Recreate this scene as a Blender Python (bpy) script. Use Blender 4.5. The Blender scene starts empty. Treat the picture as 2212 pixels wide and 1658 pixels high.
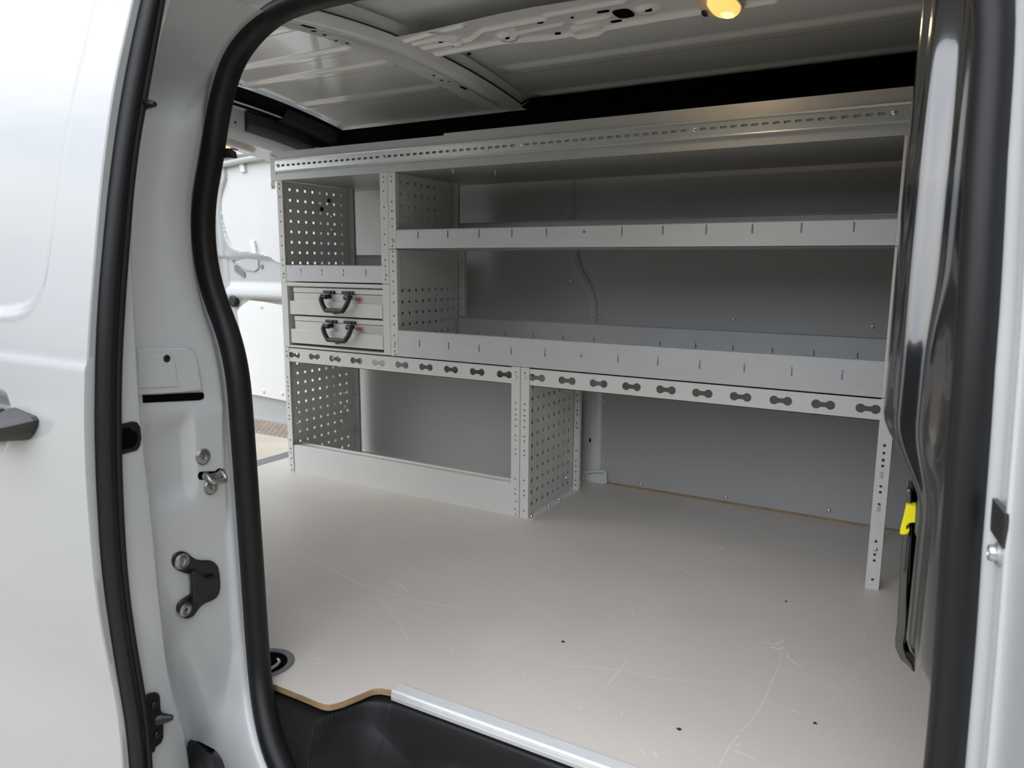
import bpy, bmesh, math, random
from mathutils import Vector, Matrix
from mathutils.geometry import delaunay_2d_cdt

random.seed(7)
SC = bpy.context.scene
COL = SC.collection

# ------------------------------------------------------------------ camera
IMG_W, IMG_H, FPX = 2212.0, 1658.0, 1589.394
CAM = Vector((2.12893, -1.95022, 0.79490))
YAW, PITCH, ROLL = math.radians(30.17762), math.radians(9.25861), math.radians(0.35771)
F_ = Vector((-math.sin(YAW) * math.cos(PITCH), math.cos(YAW) * math.cos(PITCH), -math.sin(PITCH)))
_r = Vector((math.cos(YAW), math.sin(YAW), 0)); _u = _r.cross(F_)
R_ = _r * math.cos(ROLL) + _u * math.sin(ROLL)
U_ = -_r * math.sin(ROLL) + _u * math.cos(ROLL)
cam_data = bpy.data.cameras.new('camera'); cam = bpy.data.objects.new('camera', cam_data); COL.objects.link(cam)
cam_data.sensor_fit = 'HORIZONTAL'; cam_data.sensor_width = 36.0
cam_data.lens = FPX / IMG_W * 36.0
cam_data.clip_start = 0.02; cam_data.clip_end = 300
M = Matrix(((R_.x, U_.x, -F_.x, CAM.x), (R_.y, U_.y, -F_.y, CAM.y), (R_.z, U_.z, -F_.z, CAM.z), (0, 0, 0, 1)))
cam.matrix_world = M
cam_data.dof.use_dof = True; cam_data.dof.focus_distance = 2.0; cam_data.dof.aperture_fstop = 7.0
SC.camera = cam

# ------------------------------------------------------------------ view + sky
SC.view_settings.view_transform = 'Standard'; SC.view_settings.look = 'None'
SC.view_settings.exposure = 0.0; SC.view_settings.gamma = 1.0; SC.view_settings.use_curve_mapping = False
SC.cycles.max_bounces = 12; SC.cycles.diffuse_bounces = 8; SC.cycles.glossy_bounces = 6
SC.cycles.use_denoising = True
SC.cycles.sample_clamp_indirect = 8.0

W = bpy.data.worlds.new('overcast_sky'); SC.world = W; W.use_nodes = True
nt = W.node_tree; nt.nodes.clear()
def wn(t, **k):
    n = nt.nodes.new(t)
    for a, b in k.items(): setattr(n, a, b)
    return n
tc = wn('ShaderNodeTexCoord'); mp = wn('ShaderNodeMapping'); mp.inputs['Scale'].default_value = (1, 1, 2.2)
nz = wn('ShaderNodeTexNoise'); nz.inputs['Scale'].default_value = 2.6; nz.inputs['Detail'].default_value = 7; nz.inputs['Roughness'].default_value = 0.55
rp = wn('ShaderNodeValToRGB')
rp.color_ramp.elements[0].position = 0.36; rp.color_ramp.elements[0].color = (0.64, 0.73, 0.88, 1)
rp.color_ramp.elements[1].position = 0.58; rp.color_ramp.elements[1].color = (1.0, 1.0, 1.0, 1)
bg = wn('ShaderNodeBackground'); bg.inputs['Strength'].default_value = 1.25
ow = wn('ShaderNodeOutputWorld')
L = nt.links.new
L(tc.outputs['Generated'], mp.inputs['Vector']); L(mp.outputs['Vector'], nz.inputs['Vector'])
vm = wn('ShaderNodeVectorMath', operation='DOT_PRODUCT'); vm.inputs[1].default_value = Vector((-0.22, -0.58, 0.79)).normalized()
nrm = wn('ShaderNodeVectorMath', operation='NORMALIZE')
mr = wn('ShaderNodeMapRange'); mr.interpolation_type = 'SMOOTHSTEP'
mr.inputs['From Min'].default_value = 0.30; mr.inputs['From Max'].default_value = 1.0; mr.inputs['To Min'].default_value = 0.42; mr.inputs['To Max'].default_value = 4.2
L(tc.outputs['Generated'], nrm.inputs[0]); L(nrm.outputs['Vector'], vm.inputs[0]); L(vm.outputs['Value'], mr.inputs['Value']); L(mr.outputs['Result'], bg.inputs['Strength'])
L(nz.outputs['Fac'], rp.inputs['Fac']); L(rp.outputs['Color'], bg.inputs['Color']); L(bg.outputs['Background'], ow.inputs['Surface'])

# ------------------------------------------------------------------ materials
def pbr(name, col, rough=0.5, metal=0.0, spec=0.5, coat=0.0, emit=None, bump=None, vary=0.0, vscale=8.0, stretch=None):
    m = bpy.data.materials.new(name); m.use_nodes = True
    t = m.node_tree; b = t.nodes['Principled BSDF']
    b.inputs['Base Color'].default_value = (*col, 1); b.inputs['Roughness'].default_value = rough
    b.inputs['Metallic'].default_value = metal; b.inputs['Specular IOR Level'].default_value = spec
    b.inputs['Coat Weight'].default_value = coat; b.inputs['Coat Roughness'].default_value = 0.04
    tcn = t.nodes.new('ShaderNodeTexCoord'); mpn = t.nodes.new('ShaderNodeMapping')
    if stretch: mpn.inputs['Scale'].default_value = stretch
    t.links.new(tcn.outputs['Object'], mpn.inputs['Vector'])
    if emit:
        b.inputs['Emission Color'].default_value = (*emit[0], 1); b.inputs['Emission Strength'].default_value = emit[1]
    n = t.nodes.new('ShaderNodeTexNoise'); n.inputs['Scale'].default_value = vscale; n.inputs['Detail'].default_value = 5
    t.links.new(mpn.outputs['Vector'], n.inputs['Vector'])
    if vary:
        r = t.nodes.new('ShaderNodeValToRGB')
        r.color_ramp.elements[0].position = 0.3; r.color_ramp.elements[1].position = 0.7
        r.color_ramp.elements[0].color = (*[c * (1 - vary) for c in col], 1); r.color_ramp.elements[1].color = (*[min(1, c * (1 + vary)) for c in col], 1)
        t.links.new(n.outputs['Fac'], r.inputs['Fac']); t.links.new(r.outputs['Color'], b.inputs['Base Color'])
    if bump:
        n2 = t.nodes.new('ShaderNodeTexNoise'); n2.inputs['Scale'].default_value = bump[0]; n2.inputs['Detail'].default_value = 3
        t.links.new(mpn.outputs['Vector'], n2.inputs['Vector'])
        bp = t.nodes.new('ShaderNodeBump'); bp.inputs['Strength'].default_value = bump[1]; bp.inputs['Distance'].default_value = bump[2] if len(bump) > 2 else 0.001
        t.links.new(n2.outputs['Fac'], bp.inputs['Height']); t.links.new(bp.outputs['Normal'], b.inputs['Normal'])
    return m

MT = {}
MT['paint'] = pbr('white_van_paint', (0.40, 0.41, 0.41), 0.16, coat=0.45, vary=0.01, vscale=3)
MT['paint_in'] = pbr('white_inner_paint', (0.62, 0.64, 0.65), 0.26, coat=0.4, vary=0.015, vscale=6, bump=(6, 0.05))
MT['roof'] = pbr('grey_white_roof_primer', (0.84, 0.84, 0.82), 0.16, coat=0.5, vary=0.02, vscale=5, bump=(5, 0.08))
MT['rack'] = pbr('light_grey_powder_coat', (0.68, 0.685, 0.655), 0.42, vary=0.012, vscale=20, bump=(900, 0.08, 0.0003))
MT['tray'] = pbr('blue_grey_coated_steel', (0.56, 0.57, 0.58), 0.36, metal=0.1, vary=0.03, vscale=14, stretch=(1, 1, 3))
MT['fascia'] = pbr('silver_grey_sheet_steel', (0.46, 0.47, 0.46), 0.38, metal=0.35, vary=0.02, vscale=9)
MT['zinc'] = pbr('zinc_plated_steel', (0.62, 0.64, 0.63), 0.3, metal=0.75, vary=0.06, vscale=160)
MT['steel'] = pbr('bright_screw_steel', (0.72, 0.72, 0.72), 0.22, metal=1.0, vary=0.05, vscale=90)
MT['dullsteel'] = pbr('dull_zinc_bolt', (0.42, 0.42, 0.40), 0.36, metal=0.9, vary=0.12, vscale=120)
MT['ply'] = pbr('grey_phenolic_wall_board', (0.44, 0.44, 0.435), 0.45, vary=0.025, vscale=3, bump=(600, 0.05, 0.0004))
MT['plyw'] = pbr('white_faced_wall_board', (0.72, 0.72, 0.71), 0.4, vary=0.015, vscale=4)
MT['hard'] = pbr('pale_grey_hardboard', (0.60, 0.61, 0.61), 0.5, vary=0.02, vscale=5)
MT['wood'] = pbr('plywood_edge', (0.36, 0.235, 0.13), 0.65, vary=0.3, vscale=60, stretch=(0.4, 0.4, 6))
MT['rubber'] = pbr('black_rubber', (0.011, 0.011, 0.012), 0.45, spec=0.36, vary=0.1, vscale=30)
MT['plastic'] = pbr('black_plastic', (0.012, 0.012, 0.013), 0.38, vary=0.15, vscale=40)
MT['grain'] = pbr('grained_black_plastic', (0.010, 0.010, 0.011), 0.5, spec=0.3, bump=(520, 0.35, 0.0012), vary=0.1, vscale=40)
MT['gloss'] = pbr('black_gloss_paint', (0.010, 0.010, 0.011), 0.16, spec=1.0, coat=1.0, vary=0.1, vscale=10, bump=(3, 0.1))
MT['satin'] = pbr('satin_dark_grey_paint', (0.028, 0.028, 0.028), 0.4, coat=0.2, vary=0.1, vscale=10)
MT['headliner'] = pbr('black_trim_felt', (0.004, 0.004, 0.0045), 0.9, spec=0.1, vary=0.2, vscale=200)
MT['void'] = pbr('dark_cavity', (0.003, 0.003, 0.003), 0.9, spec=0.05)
MT['handle'] = pbr('black_moulded_handle', (0.022, 0.022, 0.023), 0.45, vary=0.1, vscale=50)
MT['grey_plastic'] = pbr('mid_grey_plastic', (0.16, 0.165, 0.17), 0.45, vary=0.05, vscale=40)
MT['orange'] = pbr('orange_red_print', (0.78, 0.13, 0.045), 0.5)
MT['yellow'] = pbr('yellow_plastic', (0.90, 0.78, 0.01), 0.4, vary=0.03, vscale=60)
MT['alu'] = pbr('brushed_aluminium', (0.80, 0.81, 0.82), 0.34, metal=0.45, vary=0.05, vscale=30, stretch=(1, 40, 1))
MT['lens'] = pbr('amber_lamp_lens', (0.95, 0.55, 0.22), 0.25, emit=((1.0, 0.50, 0.13), 1.3), vary=0.15, vscale=60)
MT['lensw'] = pbr('warm_bulb_glow', (1.0, 0.8, 0.4), 0.3, emit=((1.0, 0.68, 0.22), 2.2))
MT['clearlens'] = pbr('clear_lamp_plastic', (0.68, 0.62, 0.58), 0.2, vary=0.05, vscale=50)
MT['scratch'] = pbr('pale_scratch', (0.80, 0.78, 0.74), 0.6, vary=0.05, vscale=80)
MT['dirt'] = pbr('dark_crumb', (0.012, 0.010, 0.009), 0.8, vary=0.3, vscale=300)
MT['concrete'] = pbr('pale_concrete_slabs', (0.42, 0.38, 0.31), 0.8, vary=0.10, vscale=3, bump=(40, 0.3, 0.004))

def brick_mat():
    m = bpy.data.materials.new('brown_block_paving'); m.use_nodes = True; t = m.node_tree; b = t.nodes['Principled BSDF']
    tcn = t.nodes.new('ShaderNodeTexCoord'); mpn = t.nodes.new('ShaderNodeMapping'); mpn.inputs['Rotation'].default_value = (0, 0, 0.9)
    br = t.nodes.new('ShaderNodeTexBrick'); br.inputs['Scale'].default_value = 6.0
    br.inputs['Color1'].default_value = (0.27, 0.215, 0.16, 1); br.inputs['Color2'].default_value = (0.21, 0.17, 0.135, 1); br.inputs['Mortar'].default_value = (0.12, 0.10, 0.085, 1)
    br.inputs['Mortar Size'].default_value = 0.02
    t.links.new(tcn.outputs['Object'], mpn.inputs['Vector']); t.links.new(mpn.outputs['Vector'], br.inputs['Vector'])
    t.links.new(br.outputs['Color'], b.inputs['Base Color']); b.inputs['Roughness'].default_value = 0.85
    return m
MT['brick'] = brick_mat()

def floor_mat():
    m = bpy.data.materials.new('wire_patterned_floor_board'); m.use_nodes = True; t = m.node_tree; b = t.nodes['Principled BSDF']
    tcn = t.nodes.new('ShaderNodeTexCoord')
    n = t.nodes.new('ShaderNodeTexNoise'); n.inputs['Scale'].default_value = 3.5; n.inputs['Detail'].default_value = 6
    t.links.new(tcn.outputs['Object'], n.inputs['Vector'])
    r = t.nodes.new('ShaderNodeValToRGB'); r.color_ramp.elements[0].position = 0.3; r.color_ramp.elements[1].position = 0.7
    r.color_ramp.elements[0].color = (0.60, 0.555, 0.505, 1); r.color_ramp.elements[1].color = (0.645, 0.605, 0.555, 1)
    t.links.new(n.outputs['Fac'], r.inputs['Fac'])
    # fine wire mesh imprint: two crossed sine waves about 4 mm apart
    w = []
    for ax in ('X', 'Y'):
        wv = t.nodes.new('ShaderNodeTexWave'); wv.bands_direction = ax; wv.inputs['Scale'].default_value = 75; wv.inputs['Distortion'].default_value = 0
        t.links.new(tcn.outputs['Object'], wv.inputs['Vector']); w.append(wv)
    mx = t.nodes.new('ShaderNodeMath'); mx.operation = 'MULTIPLY'
    t.links.new(w[0].outputs['Fac'], mx.inputs[0]); t.links.new(w[1].outputs['Fac'], mx.inputs[1])
    dk = t.nodes.new('ShaderNodeMixRGB'); dk.blend_type = 'MULTIPLY'; dk.inputs['Fac'].default_value = 0.22
    t.links.new(r.outputs['Color'], dk.inputs['Color1'])
    rr = t.nodes.new('ShaderNodeValToRGB'); rr.color_ramp.elements[0].color = (0.75, 0.75, 0.75, 1); rr.color_ramp.elements[1].color = (1.2, 1.2, 1.2, 1)
    t.links.new(mx.outputs[0], rr.inputs['Fac']); t.links.new(rr.outputs['Color'], dk.inputs['Color2'])
    t.links.new(dk.outputs['Color'], b.inputs['Base Color'])
    bp = t.nodes.new('ShaderNodeBump'); bp.inputs['Strength'].default_value = 0.25; bp.inputs['Distance'].default_value = 0.0006
    t.links.new(mx.outputs[0], bp.inputs['Height']); t.links.new(bp.outputs['Normal'], b.inputs['Normal'])
    b.inputs['Roughness'].default_value = 0.42
    return m
MT['floor'] = floor_mat()

# ------------------------------------------------------------------ helpers
def ray(px, py): return F_ + R_ * ((px - IMG_W / 2) / FPX) - U_ * ((py - IMG_H / 2) / FPX)
def P(px, py, ax, v):
    d = ray(px, py); i = 'xyz'.index(ax); return CAM + d * ((v - CAM[i]) / d[i])
def lerp(a, b, t): return a + (b - a) * t
def interp(tab, x):
    if x <= tab[0][0]: return tab[0][1]
    for (a, va), (b, vb) in zip(tab, tab[1:]):
        if x <= b: return lerp(va, vb, (x - a) / (b - a))
    return tab[-1][1]
def smooth(a, b, x):
    t = max(0.0, min(1.0, (x - a) / (b - a))); return t * t * (3 - 2 * t)
def frange(a, b, n): return [a + (b - a) * i / (n - 1) for i in range(n)]
def catmull(tab, n=6):
    """smooth a poly-line of tuples"""
    out = []
    for i in range(len(tab) - 1):
        p0 = tab[max(0, i - 1)]; p1 = tab[i]; p2 = tab[i + 1]; p3 = tab[min(len(tab) - 1, i + 2)]
        for k in range(n):
            t = k / n
            out.append(tuple(0.5 * ((2 * b) + (-a + c) * t + (2 * a - 5 * b + 4 * c - d) * t * t + (-a + 3 * b - 3 * c + d) * t ** 3) for a, b, c, d in zip(p0, p1, p2, p3)))
    out.append(tuple(tab[-1])); return out
def circ(cx, cy, r, n=12, a0=0.0): return [(cx + r * math.cos(a0 + 2 * math.pi * i / n), cy + r * math.sin(a0 + 2 * math.pi * i / n)) for i in range(n)]
def rrect(x0, x1, y0, y1, r, n=4):
    pts = []
    for cx, cy, a in ((x1 - r, y1 - r, 0), (x0 + r, y1 - r, 90), (x0 + r, y0 + r, 180), (x1 - r, y0 + r, 270)):
        for i in range(n + 1):
            t = math.radians(a + 90 * i / n); pts.append((cx + r * math.cos(t), cy + r * math.sin(t)))
    return pts
def rect(x0, x1, y0, y1): return [(x0, y0), (x1, y0), (x1, y1), (x0, y1)]
def in_poly(x, y, p):
    c = False; j = len(p) - 1
    for i in range(len(p)):
        if (p[i][1] > y) != (p[j][1] > y) and x < (p[j][0] - p[i][0]) * (y - p[i][1]) / (p[j][1] - p[i][1]) + p[i][0]: c = not c
        j = i
    return c
def dist_poly(x, y, p, closed=True):
    best = 1e9
    for i in range(len(p) if closed else len(p) - 1):
        (ax, ay), (bx, by) = p[i], p[(i + 1) % len(p)]
        dx, dy = bx - ax, by - ay; l2 = dx * dx + dy * dy or 1e-12
        t = max(0, min(1, ((x - ax) * dx + (y - ay) * dy) / l2))
        best = min(best, math.hypot(x - ax - t * dx, y - ay - t * dy))
    return best

XZ = (Vector((1, 0, 0)), Vector((0, 0, 1)), Vector((0, 1, 0)))    # plate facing the door side (extrudes to +y)
YZ = (Vector((0, 1, 0)), Vector((0, 0, 1)), Vector((1, 0, 0)))
XY = (Vector((1, 0, 0)), Vector((0, 1, 0)), Vector((0, 0, 1)))

class MB:
    def __init__(s): s.v = []; s.f = []; s.m = []
    def add(s, vs, fs, mi=0):
        o = len(s.v); s.v += [Vector(p) for p in vs]
        for f in fs: s.f.append([o + i for i in f]); s.m.append(mi)
        return s
    def box(s, x0, x1, y0, y1, z0, z1, mi=0):
        return s.add([(x, y, z) for x in (x0, x1) for y in (y0, y1) for z in (z0, z1)],
                     [(0, 1, 3, 2), (4, 6, 7, 5), (0, 4, 5, 1), (2, 3, 7, 6), (0, 2, 6, 4), (1, 5, 7, 3)], mi)
    def prism(s, pts, fr, o, t, mi=0):
        """polygon pts (u,v) in frame fr at origin o, extruded t along the frame's third axis"""
        u, v, n = fr; o = Vector(o); k = len(pts)
        a = [o + u * p[0] + v * p[1] for p in pts]; b = [p + n * t for p in a]
        return s.add(a + b, [tuple(range(k)), tuple(range(2 * k - 1, k - 1, -1))] + [(i, (i + 1) % k, k + (i + 1) % k, k + i) for i in range(k)], mi)
    def plate(s, outline, holes, fr, o, t, mi=0):
        """sheet with real holes"""
        u, v, n = fr; o = Vector(o)
        pts = [Vector(p) for p in outline]; loops = [list(range(len(outline)))]
        for h in holes:
            loops.append(list(range(len(pts), len(pts) + len(h)))); pts += [Vector(p) for p in h]
        edges = [(l[i], l[(i + 1) % len(l)]) for l in loops for i in range(len(l))]
        ov, oe, of, *_ = delaunay_2d_cdt(pts, edges, [loops[0]], 1, 1e-7)
        keep = []
        boxes = [(min(p[0] for p in h), max(p[0] for p in h), min(p[1] for p in h), max(p[1] for p in h)) for h in holes]
        for f in of:
            cx = sum(ov[i][0] for i in f) / len(f); cy = sum(ov[i][1] for i in f) / len(f)
            bad = not in_poly(cx, cy, outline)
            if not bad:
                for h, bb in zip(holes, boxes):
                    if bb[0] < cx < bb[1] and bb[2] < cy < bb[3] and in_poly(cx, cy, h): bad = True; break
            if not bad: keep.append(tuple(f))
        k = len(ov); a = [o + u * p[0] + v * p[1] for p in ov]; b = [p + n * t for p in a]
        cnt = {}
        for f in keep:
            for i in range(len(f)):
                e = (f[i], f[(i + 1) % len(f)]); cnt[e] = 1
        walls = [(e[1], e[0], k + e[0], k + e[1]) for e in cnt if (e[1], e[0]) not in cnt]
        return s.add(a + b, keep + [tuple(k + i for i in reversed(f)) for f in keep] + walls, mi)
    def loft(s, rings, closed=False, caps=False, mi=0):
        n = len(rings[0]); vs = [p for r in rings for p in r]; fs = []
        for i in range(len(rings) - 1):
            for j in range(n if closed else n - 1):
                fs.append((i * n + j, i * n + (j + 1) % n, (i + 1) * n + (j + 1) % n, (i + 1) * n + j))
        if caps: fs += [tuple(range(n)), tuple(range((len(rings) - 1) * n, len(rings) * n))]
        return s.add(vs, fs, mi)
    def tube(s, path, r, n=10, flat=None, caps=True, mi=0, up=(0, 0, 1)):
        path = [Vector(p) for p in path]; rings = []
        for i, p in enumerate(path):
            d = (path[min(i + 1, len(path) - 1)] - path[max(i - 1, 0)]).normalized()
            a = Vector(up).cross(d)
            if a.length < 1e-4: a = Vector((1, 0, 0)).cross(d)
            a.normalize(); b = d.cross(a)
            rr = r[i] if isinstance(r, (list, tuple)) else r
            ra, rb = (rr, rr) if flat is None else (rr * flat[0], rr * flat[1])
            rings.append([p + a * (ra * math.cos(2 * math.pi * k / n)) + b * (rb * math.sin(2 * math.pi * k / n)) for k in range(n)])
        return s.loft(rings, True, caps, mi)
    def lathe(s, prof, o, ax, n=16, mi=0):
        """prof = (radius, height along ax)"""
        ax = Vector(ax).normalized(); a = ax.orthogonal().normalized(); b = ax.cross(a); o = Vector(o)
        rings = [[o + ax * h + a * (max(r, 1e-5) * math.cos(2 * math.pi * k / n)) + b * (max(r, 1e-5) * math.sin(2 * math.pi * k / n)) for k in range(n)] for r, h in prof]
        return s.loft(rings, True, True, mi)
    def grid(s, fn, us, vs, mi=0, skip=None):
        n = len(vs); pts = [fn(u, v) for u in us for v in vs]; fs = []
        for i in range(len(us) - 1):
            for j in range(n - 1):
                if skip and skip((us[i] + us[i + 1]) / 2, (vs[j] + vs[j + 1]) / 2): continue
                fs.append((i * n + j, i * n + j + 1, (i + 1) * n + j + 1, (i + 1) * n + j))
        return s.add(pts, fs, mi)
    def build(s, name, mats, parent=None, bevel=0, smooth_deg=35, seg=2, thick=0):
        base = parent['_o'] if parent is not None else (0, 0, 0)
        base = Vector(base)
        me = bpy.data.meshes.new(name); me.from_pydata([p - base for p in s.v], [], s.f)
        for mm in (mats if isinstance(mats, (list, tuple)) else [mats]): me.materials.append(mm)
        me.polygons.foreach_set('material_index', s.m)
        bm = bmesh.new(); bm.from_mesh(me)
        bmesh.ops.remove_doubles(bm, verts=bm.verts, dist=1e-6)
        bmesh.ops.recalc_face_normals(bm, faces=bm.faces)
        bm.to_mesh(me); bm.free()
        if smooth_deg:
            me.polygons.foreach_set('use_smooth', [True] * len(me.polygons)); me.set_sharp_from_angle(angle=math.radians(smooth_deg))
        ob = bpy.data.objects.new(name, me); COL.objects.link(ob)
        if parent is not None: ob.parent = parent
        ob['_o'] = tuple(base)
        if thick:
            md = ob.modifiers.new('thick', 'SOLIDIFY'); md.thickness = thick; md.offset = 0
        if bevel:
            md = ob.modifiers.new('bevel', 'BEVEL'); md.width = bevel; md.segments = seg; md.limit_method = 'ANGLE'; md.angle_limit = math.radians(40); md.harden_normals = False
        return ob
def tag(o, label, cat, group=None):
    o['label'] = label; o['category'] = cat
    if group: o['group'] = group
    return o
def thing(name, loc, label, cat, group=None):
    o = bpy.data.objects.new(name, None); COL.objects.link(o); o.location = loc; o.empty_display_size = 0.05; o['_o'] = tuple(loc)
    return tag(o, label, cat, group)
def struct(o): o['kind'] = 'structure'; return o

def screw_mb(o, ax, r=0.006, h=0.004, hexd=True, n=14):
    """domed screw head with a hexagon socket"""
    m = MB()
    prof = [(r * 1.0, 0), (r * 1.0, h * 0.25), (r * 0.92, h * 0.6), (r * 0.62, h * 0.95), (r * 0.36, h), (r * 0.34, h * 0.45), (0.0, h * 0.45)]
    return m.lathe(prof, o, ax, n)
def bolt_mb(o, ax, r, h, n=28):
    """flat round bolt head: thin flange, shallow cone, socket"""
    m = MB(); h = h * .62
    prof = [(r, 0), (r, h * .35), (r * .96, h * .5), (r * .90, h * .42), (r * .86, h * .42), (r * .82, h * .60), (r * .45, h * .98), (r * .30, h), (r * .24, h * .8), (r * .22, h * .3), (r * .10, h * .3), (0, h * .55)]
    return m.lathe(prof, o, ax, n)

# ------------------------------------------------------------------ shared van surfaces
YS_T = [(-.5, -1.18), (-.35, -1.175), (-.2, -1.165), (-.12, -1.14), (-.05, -1.105), (0, -1.082), (.08, -1.066), (.3, -1.066), (.5, -1.062), (.7, -1.045), (.9, -1.01), (1.06, -.973), (1.167, -.94), (1.3, -.885)]
def YS(z): return interp(YS_T, z)
def PS(px, py):                       # point on the door opening's flange surface
    y = -1.03
    for _ in range(12):
        p = P(px, py, 'y', y); y = YS(p.z)
    return p
def crown(y): return -0.14 * (y + 0.27) ** 2

# ================================================================== OUTSIDE
g = MB(); g.box(-14, 16, -16, 1.98, -0.65, -0.55)
struct(g.build('ground', MT['concrete'])); 
g = MB(); g.box(-14, 16, 1.98, 14, -0.65, -0.551)
o = struct(g.build('paving', MT['brick']))

g = MB(); g.grid(lambda x, z: (x, -8 + .25 * math.sin(x * 2.3) * math.sin(z * 3.1 + x) , z + (.25 * math.sin(x * 1.7) if z > 1.5 else 0)), frange(-5, 16, 120), frange(-.56, 2.3, 16)); g.box(-5, 16, -8.8, -8.5, -.55, 1.9)  # unseen dark screen, added behind the camera to cut light from the horizon
struct(g.build('horizon_screen', pbr('dark_screen_green', (0.045, 0.055, 0.035), 0.9, vary=0.5, vscale=9)))
# ================================================================== FLOOR
E_PX = [(595.5, 1478.6), (650, 1500), (690, 1517), (701.8, 1520.4), (712, 1521), (722, 1519), (742, 1514), (780, 1498), (800.6, 1488.8), (812, 1486.3), (823, 1486), (845, 1490)]
edge = [P(x, y, 'z', 0) for x, y in E_PX]
near = [(0.2, -1.0), (0.95, -1.0), (1.03, -1.06)] + [(p.x, p.y) for p in edge] + [(1.33, -0.957), (2.35, -0.945)]
outline = near + [(2.35, 0.60), (-0.155, 0.60), (-0.155, -1.0)]
fl = MB(); fl.prism(outline, XY, (0, 0, -0.0125), 0.0125)
for f in range(len(fl.f)):
    if f >= 2: fl.m[f] = 1
# scratches: thin scuffed lines pressed into the surface
def strip(pts, w, mi=2, z=0.00025):
    pts = [P(x, y, 'z', 0.0) for x, y in pts]; a, b = [], []
    for i, p in enumerate(pts):
        d = (pts[min(i + 1, len(pts) - 1)] - pts[max(0, i - 1)]).normalized(); n = Vector((-d.y, d.x, 0)) * w / 2
        a.append(p + n + Vector((0, 0, z))); b.append(p - n + Vector((0, 0, z)))
    fl.loft([[q, r] for q, r in zip(a, b)], mi=mi)
SCR = [([(1218, 1438), (1280, 1440), (1330, 1446), (1380, 1455)], .0011), ([(1400, 1460), (1450, 1468), (1500, 1471), (1593, 1472)], .0010), ([(1357, 1424), (1335, 1450), (1310, 1482)], .0010),
       ([(1685, 1395), (1688, 1420), (1680, 1445), (1668, 1470), (1655, 1500), (1640, 1530), (1622, 1558), (1600, 1580)], .0011), ([(1596, 1585), (1575, 1612), (1553, 1655)], .001),
       ([(645, 1190), (735, 1240), (780, 1262), (850, 1283), (900, 1297), (1010, 1316)], .0016), ([(690, 1263), (760, 1266), (820, 1262)], .0013), ([(840, 1254), (868, 1265), (882, 1278), (879, 1279)], .0018),
       ([(1028, 1222), (1060, 1228), (1095, 1229)], .0016), ([(800, 1283), (835, 1310), (862, 1345), (880, 1380)], .0009), ([(1648, 1387), (1670, 1390), (1692, 1400)], .0025), ([(1665, 1396), (1680, 1402), (1695, 1398)], .005), ([(1676, 1390), (1688, 1385), (1692, 1382)], .004),
       ([(1700, 1412), (1705, 1422), (1712, 1428)], .0025), ([(1712, 1426), (1722, 1436), (1730, 1440)], .003), ([(1655, 1515), (1672, 1522)], .001), ([(1700, 1530), (1730, 1540)], .0014), ([(1584, 1620), (1606, 1628), (1632, 1640)], .0012), ([(1592, 1612), (1597, 1605)], .0016),
       ([(2030 - 160, 1370), (1867, 1380)], .001), ([(1364, 1300), (1368, 1330)], .0008), ([(1480, 1238), (1486, 1231)], .002), ([(1556, 1186), (1560, 1181), (1566, 1183)], .003), ([(680, 1420), (710, 1432)], .0012), ([(1385, 1618), (1393, 1628)], .0016), ([(1410, 1622), (1420, 1634)], .0014), ([(1250, 1530), (1258, 1526)], .0015), ([(1340, 1545), (1347, 1535)], .0012)]
for pts, w in SCR: strip(pts, w)
# drifting hair scratches
for k in range(26):
    x = random.uniform(900, 1850); y = random.uniform(1200, 1640); a = random.uniform(0, 3.14); l = random.uniform(6, 22)
    q = P(x, y, 'z', 0)
    if q.y > -0.9: strip([(x, y), (x + l * math.cos(a), y + l * math.sin(a) * .5)], .0007)
struct(fl.build('floor', [MT['floor'], MT['wood'], MT['scratch']], smooth_deg=20))

for i, (x, y, s, lab) in enumerate([(1216, 1386, .0042, 'tiny black crumb in the middle of the grey floor'), (1467, 1575, .0048, 'tiny black crumb on the floor nearest the ribbed aluminium sill strip'),
                                    (1760, 1562, .0035, 'tiny black crumb on the floor near the right door post'), (1698, 1299, .0026, 'tiny black speck on the floor in front of the right rack post')]):
    p = P(x, y, 'z', 0); m = MB()
    rr = random.Random(i)
    m.loft([[p + Vector((s * q * math.cos(t) * (1 + .35 * rr.uniform(-1, 1)), s * .7 * q * math.sin(t), h)) for t in [k * math.pi / 4 for k in range(8)]] for q, h in ((.8, 0), (1, .0008), (.7, .0022), (.15, .0034))], True, True)
    tag(m.build('crumb', MT['dirt']), lab, 'crumb', 'black crumbs on the van floor')

# ================================================================== ROOF
RIBS = [(-.13, .565, -.172, .034, .009), (-.13, .575, -.022, .034, .009), (-.10, .60, .226, .034, .009), (.86, 2.5, .170, .036, .010), (.86, 2.5, .388, .022, .007), (-.1, .575, -.42, .034, .009), (.86, 2.5, -.50, .036, .009)]
def roof_z(x, y):
    z = 1.43 + crown(y)
    for x0, x1, yc, hw, dp in RIBS:
        ex = smooth(x0, x0 + .03, x) * (1 - smooth(x1 - .03, x1, x))
        if ex <= 0: continue
        z -= dp * ex * (1 - smooth(hw * .45, hw, abs(y - yc)))
    return z
rf = MB()
xs = sorted(set([round(v, 4) for v in frange(-.16, .64, 60) + frange(.64, 2.6, 90)]))
rf.grid(lambda x, y: (x, y, roof_z(x, y)), xs, frange(-.98, .462, 290))
# far edge return lip
rf.grid(lambda x, t: (x, .462 + .006 * t, roof_z(x, .462) - .012 * t), [-.16, 2.6], [0, 1])
roof = struct(rf.build('ceiling', MT['roof'], smooth_deg=60))
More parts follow.
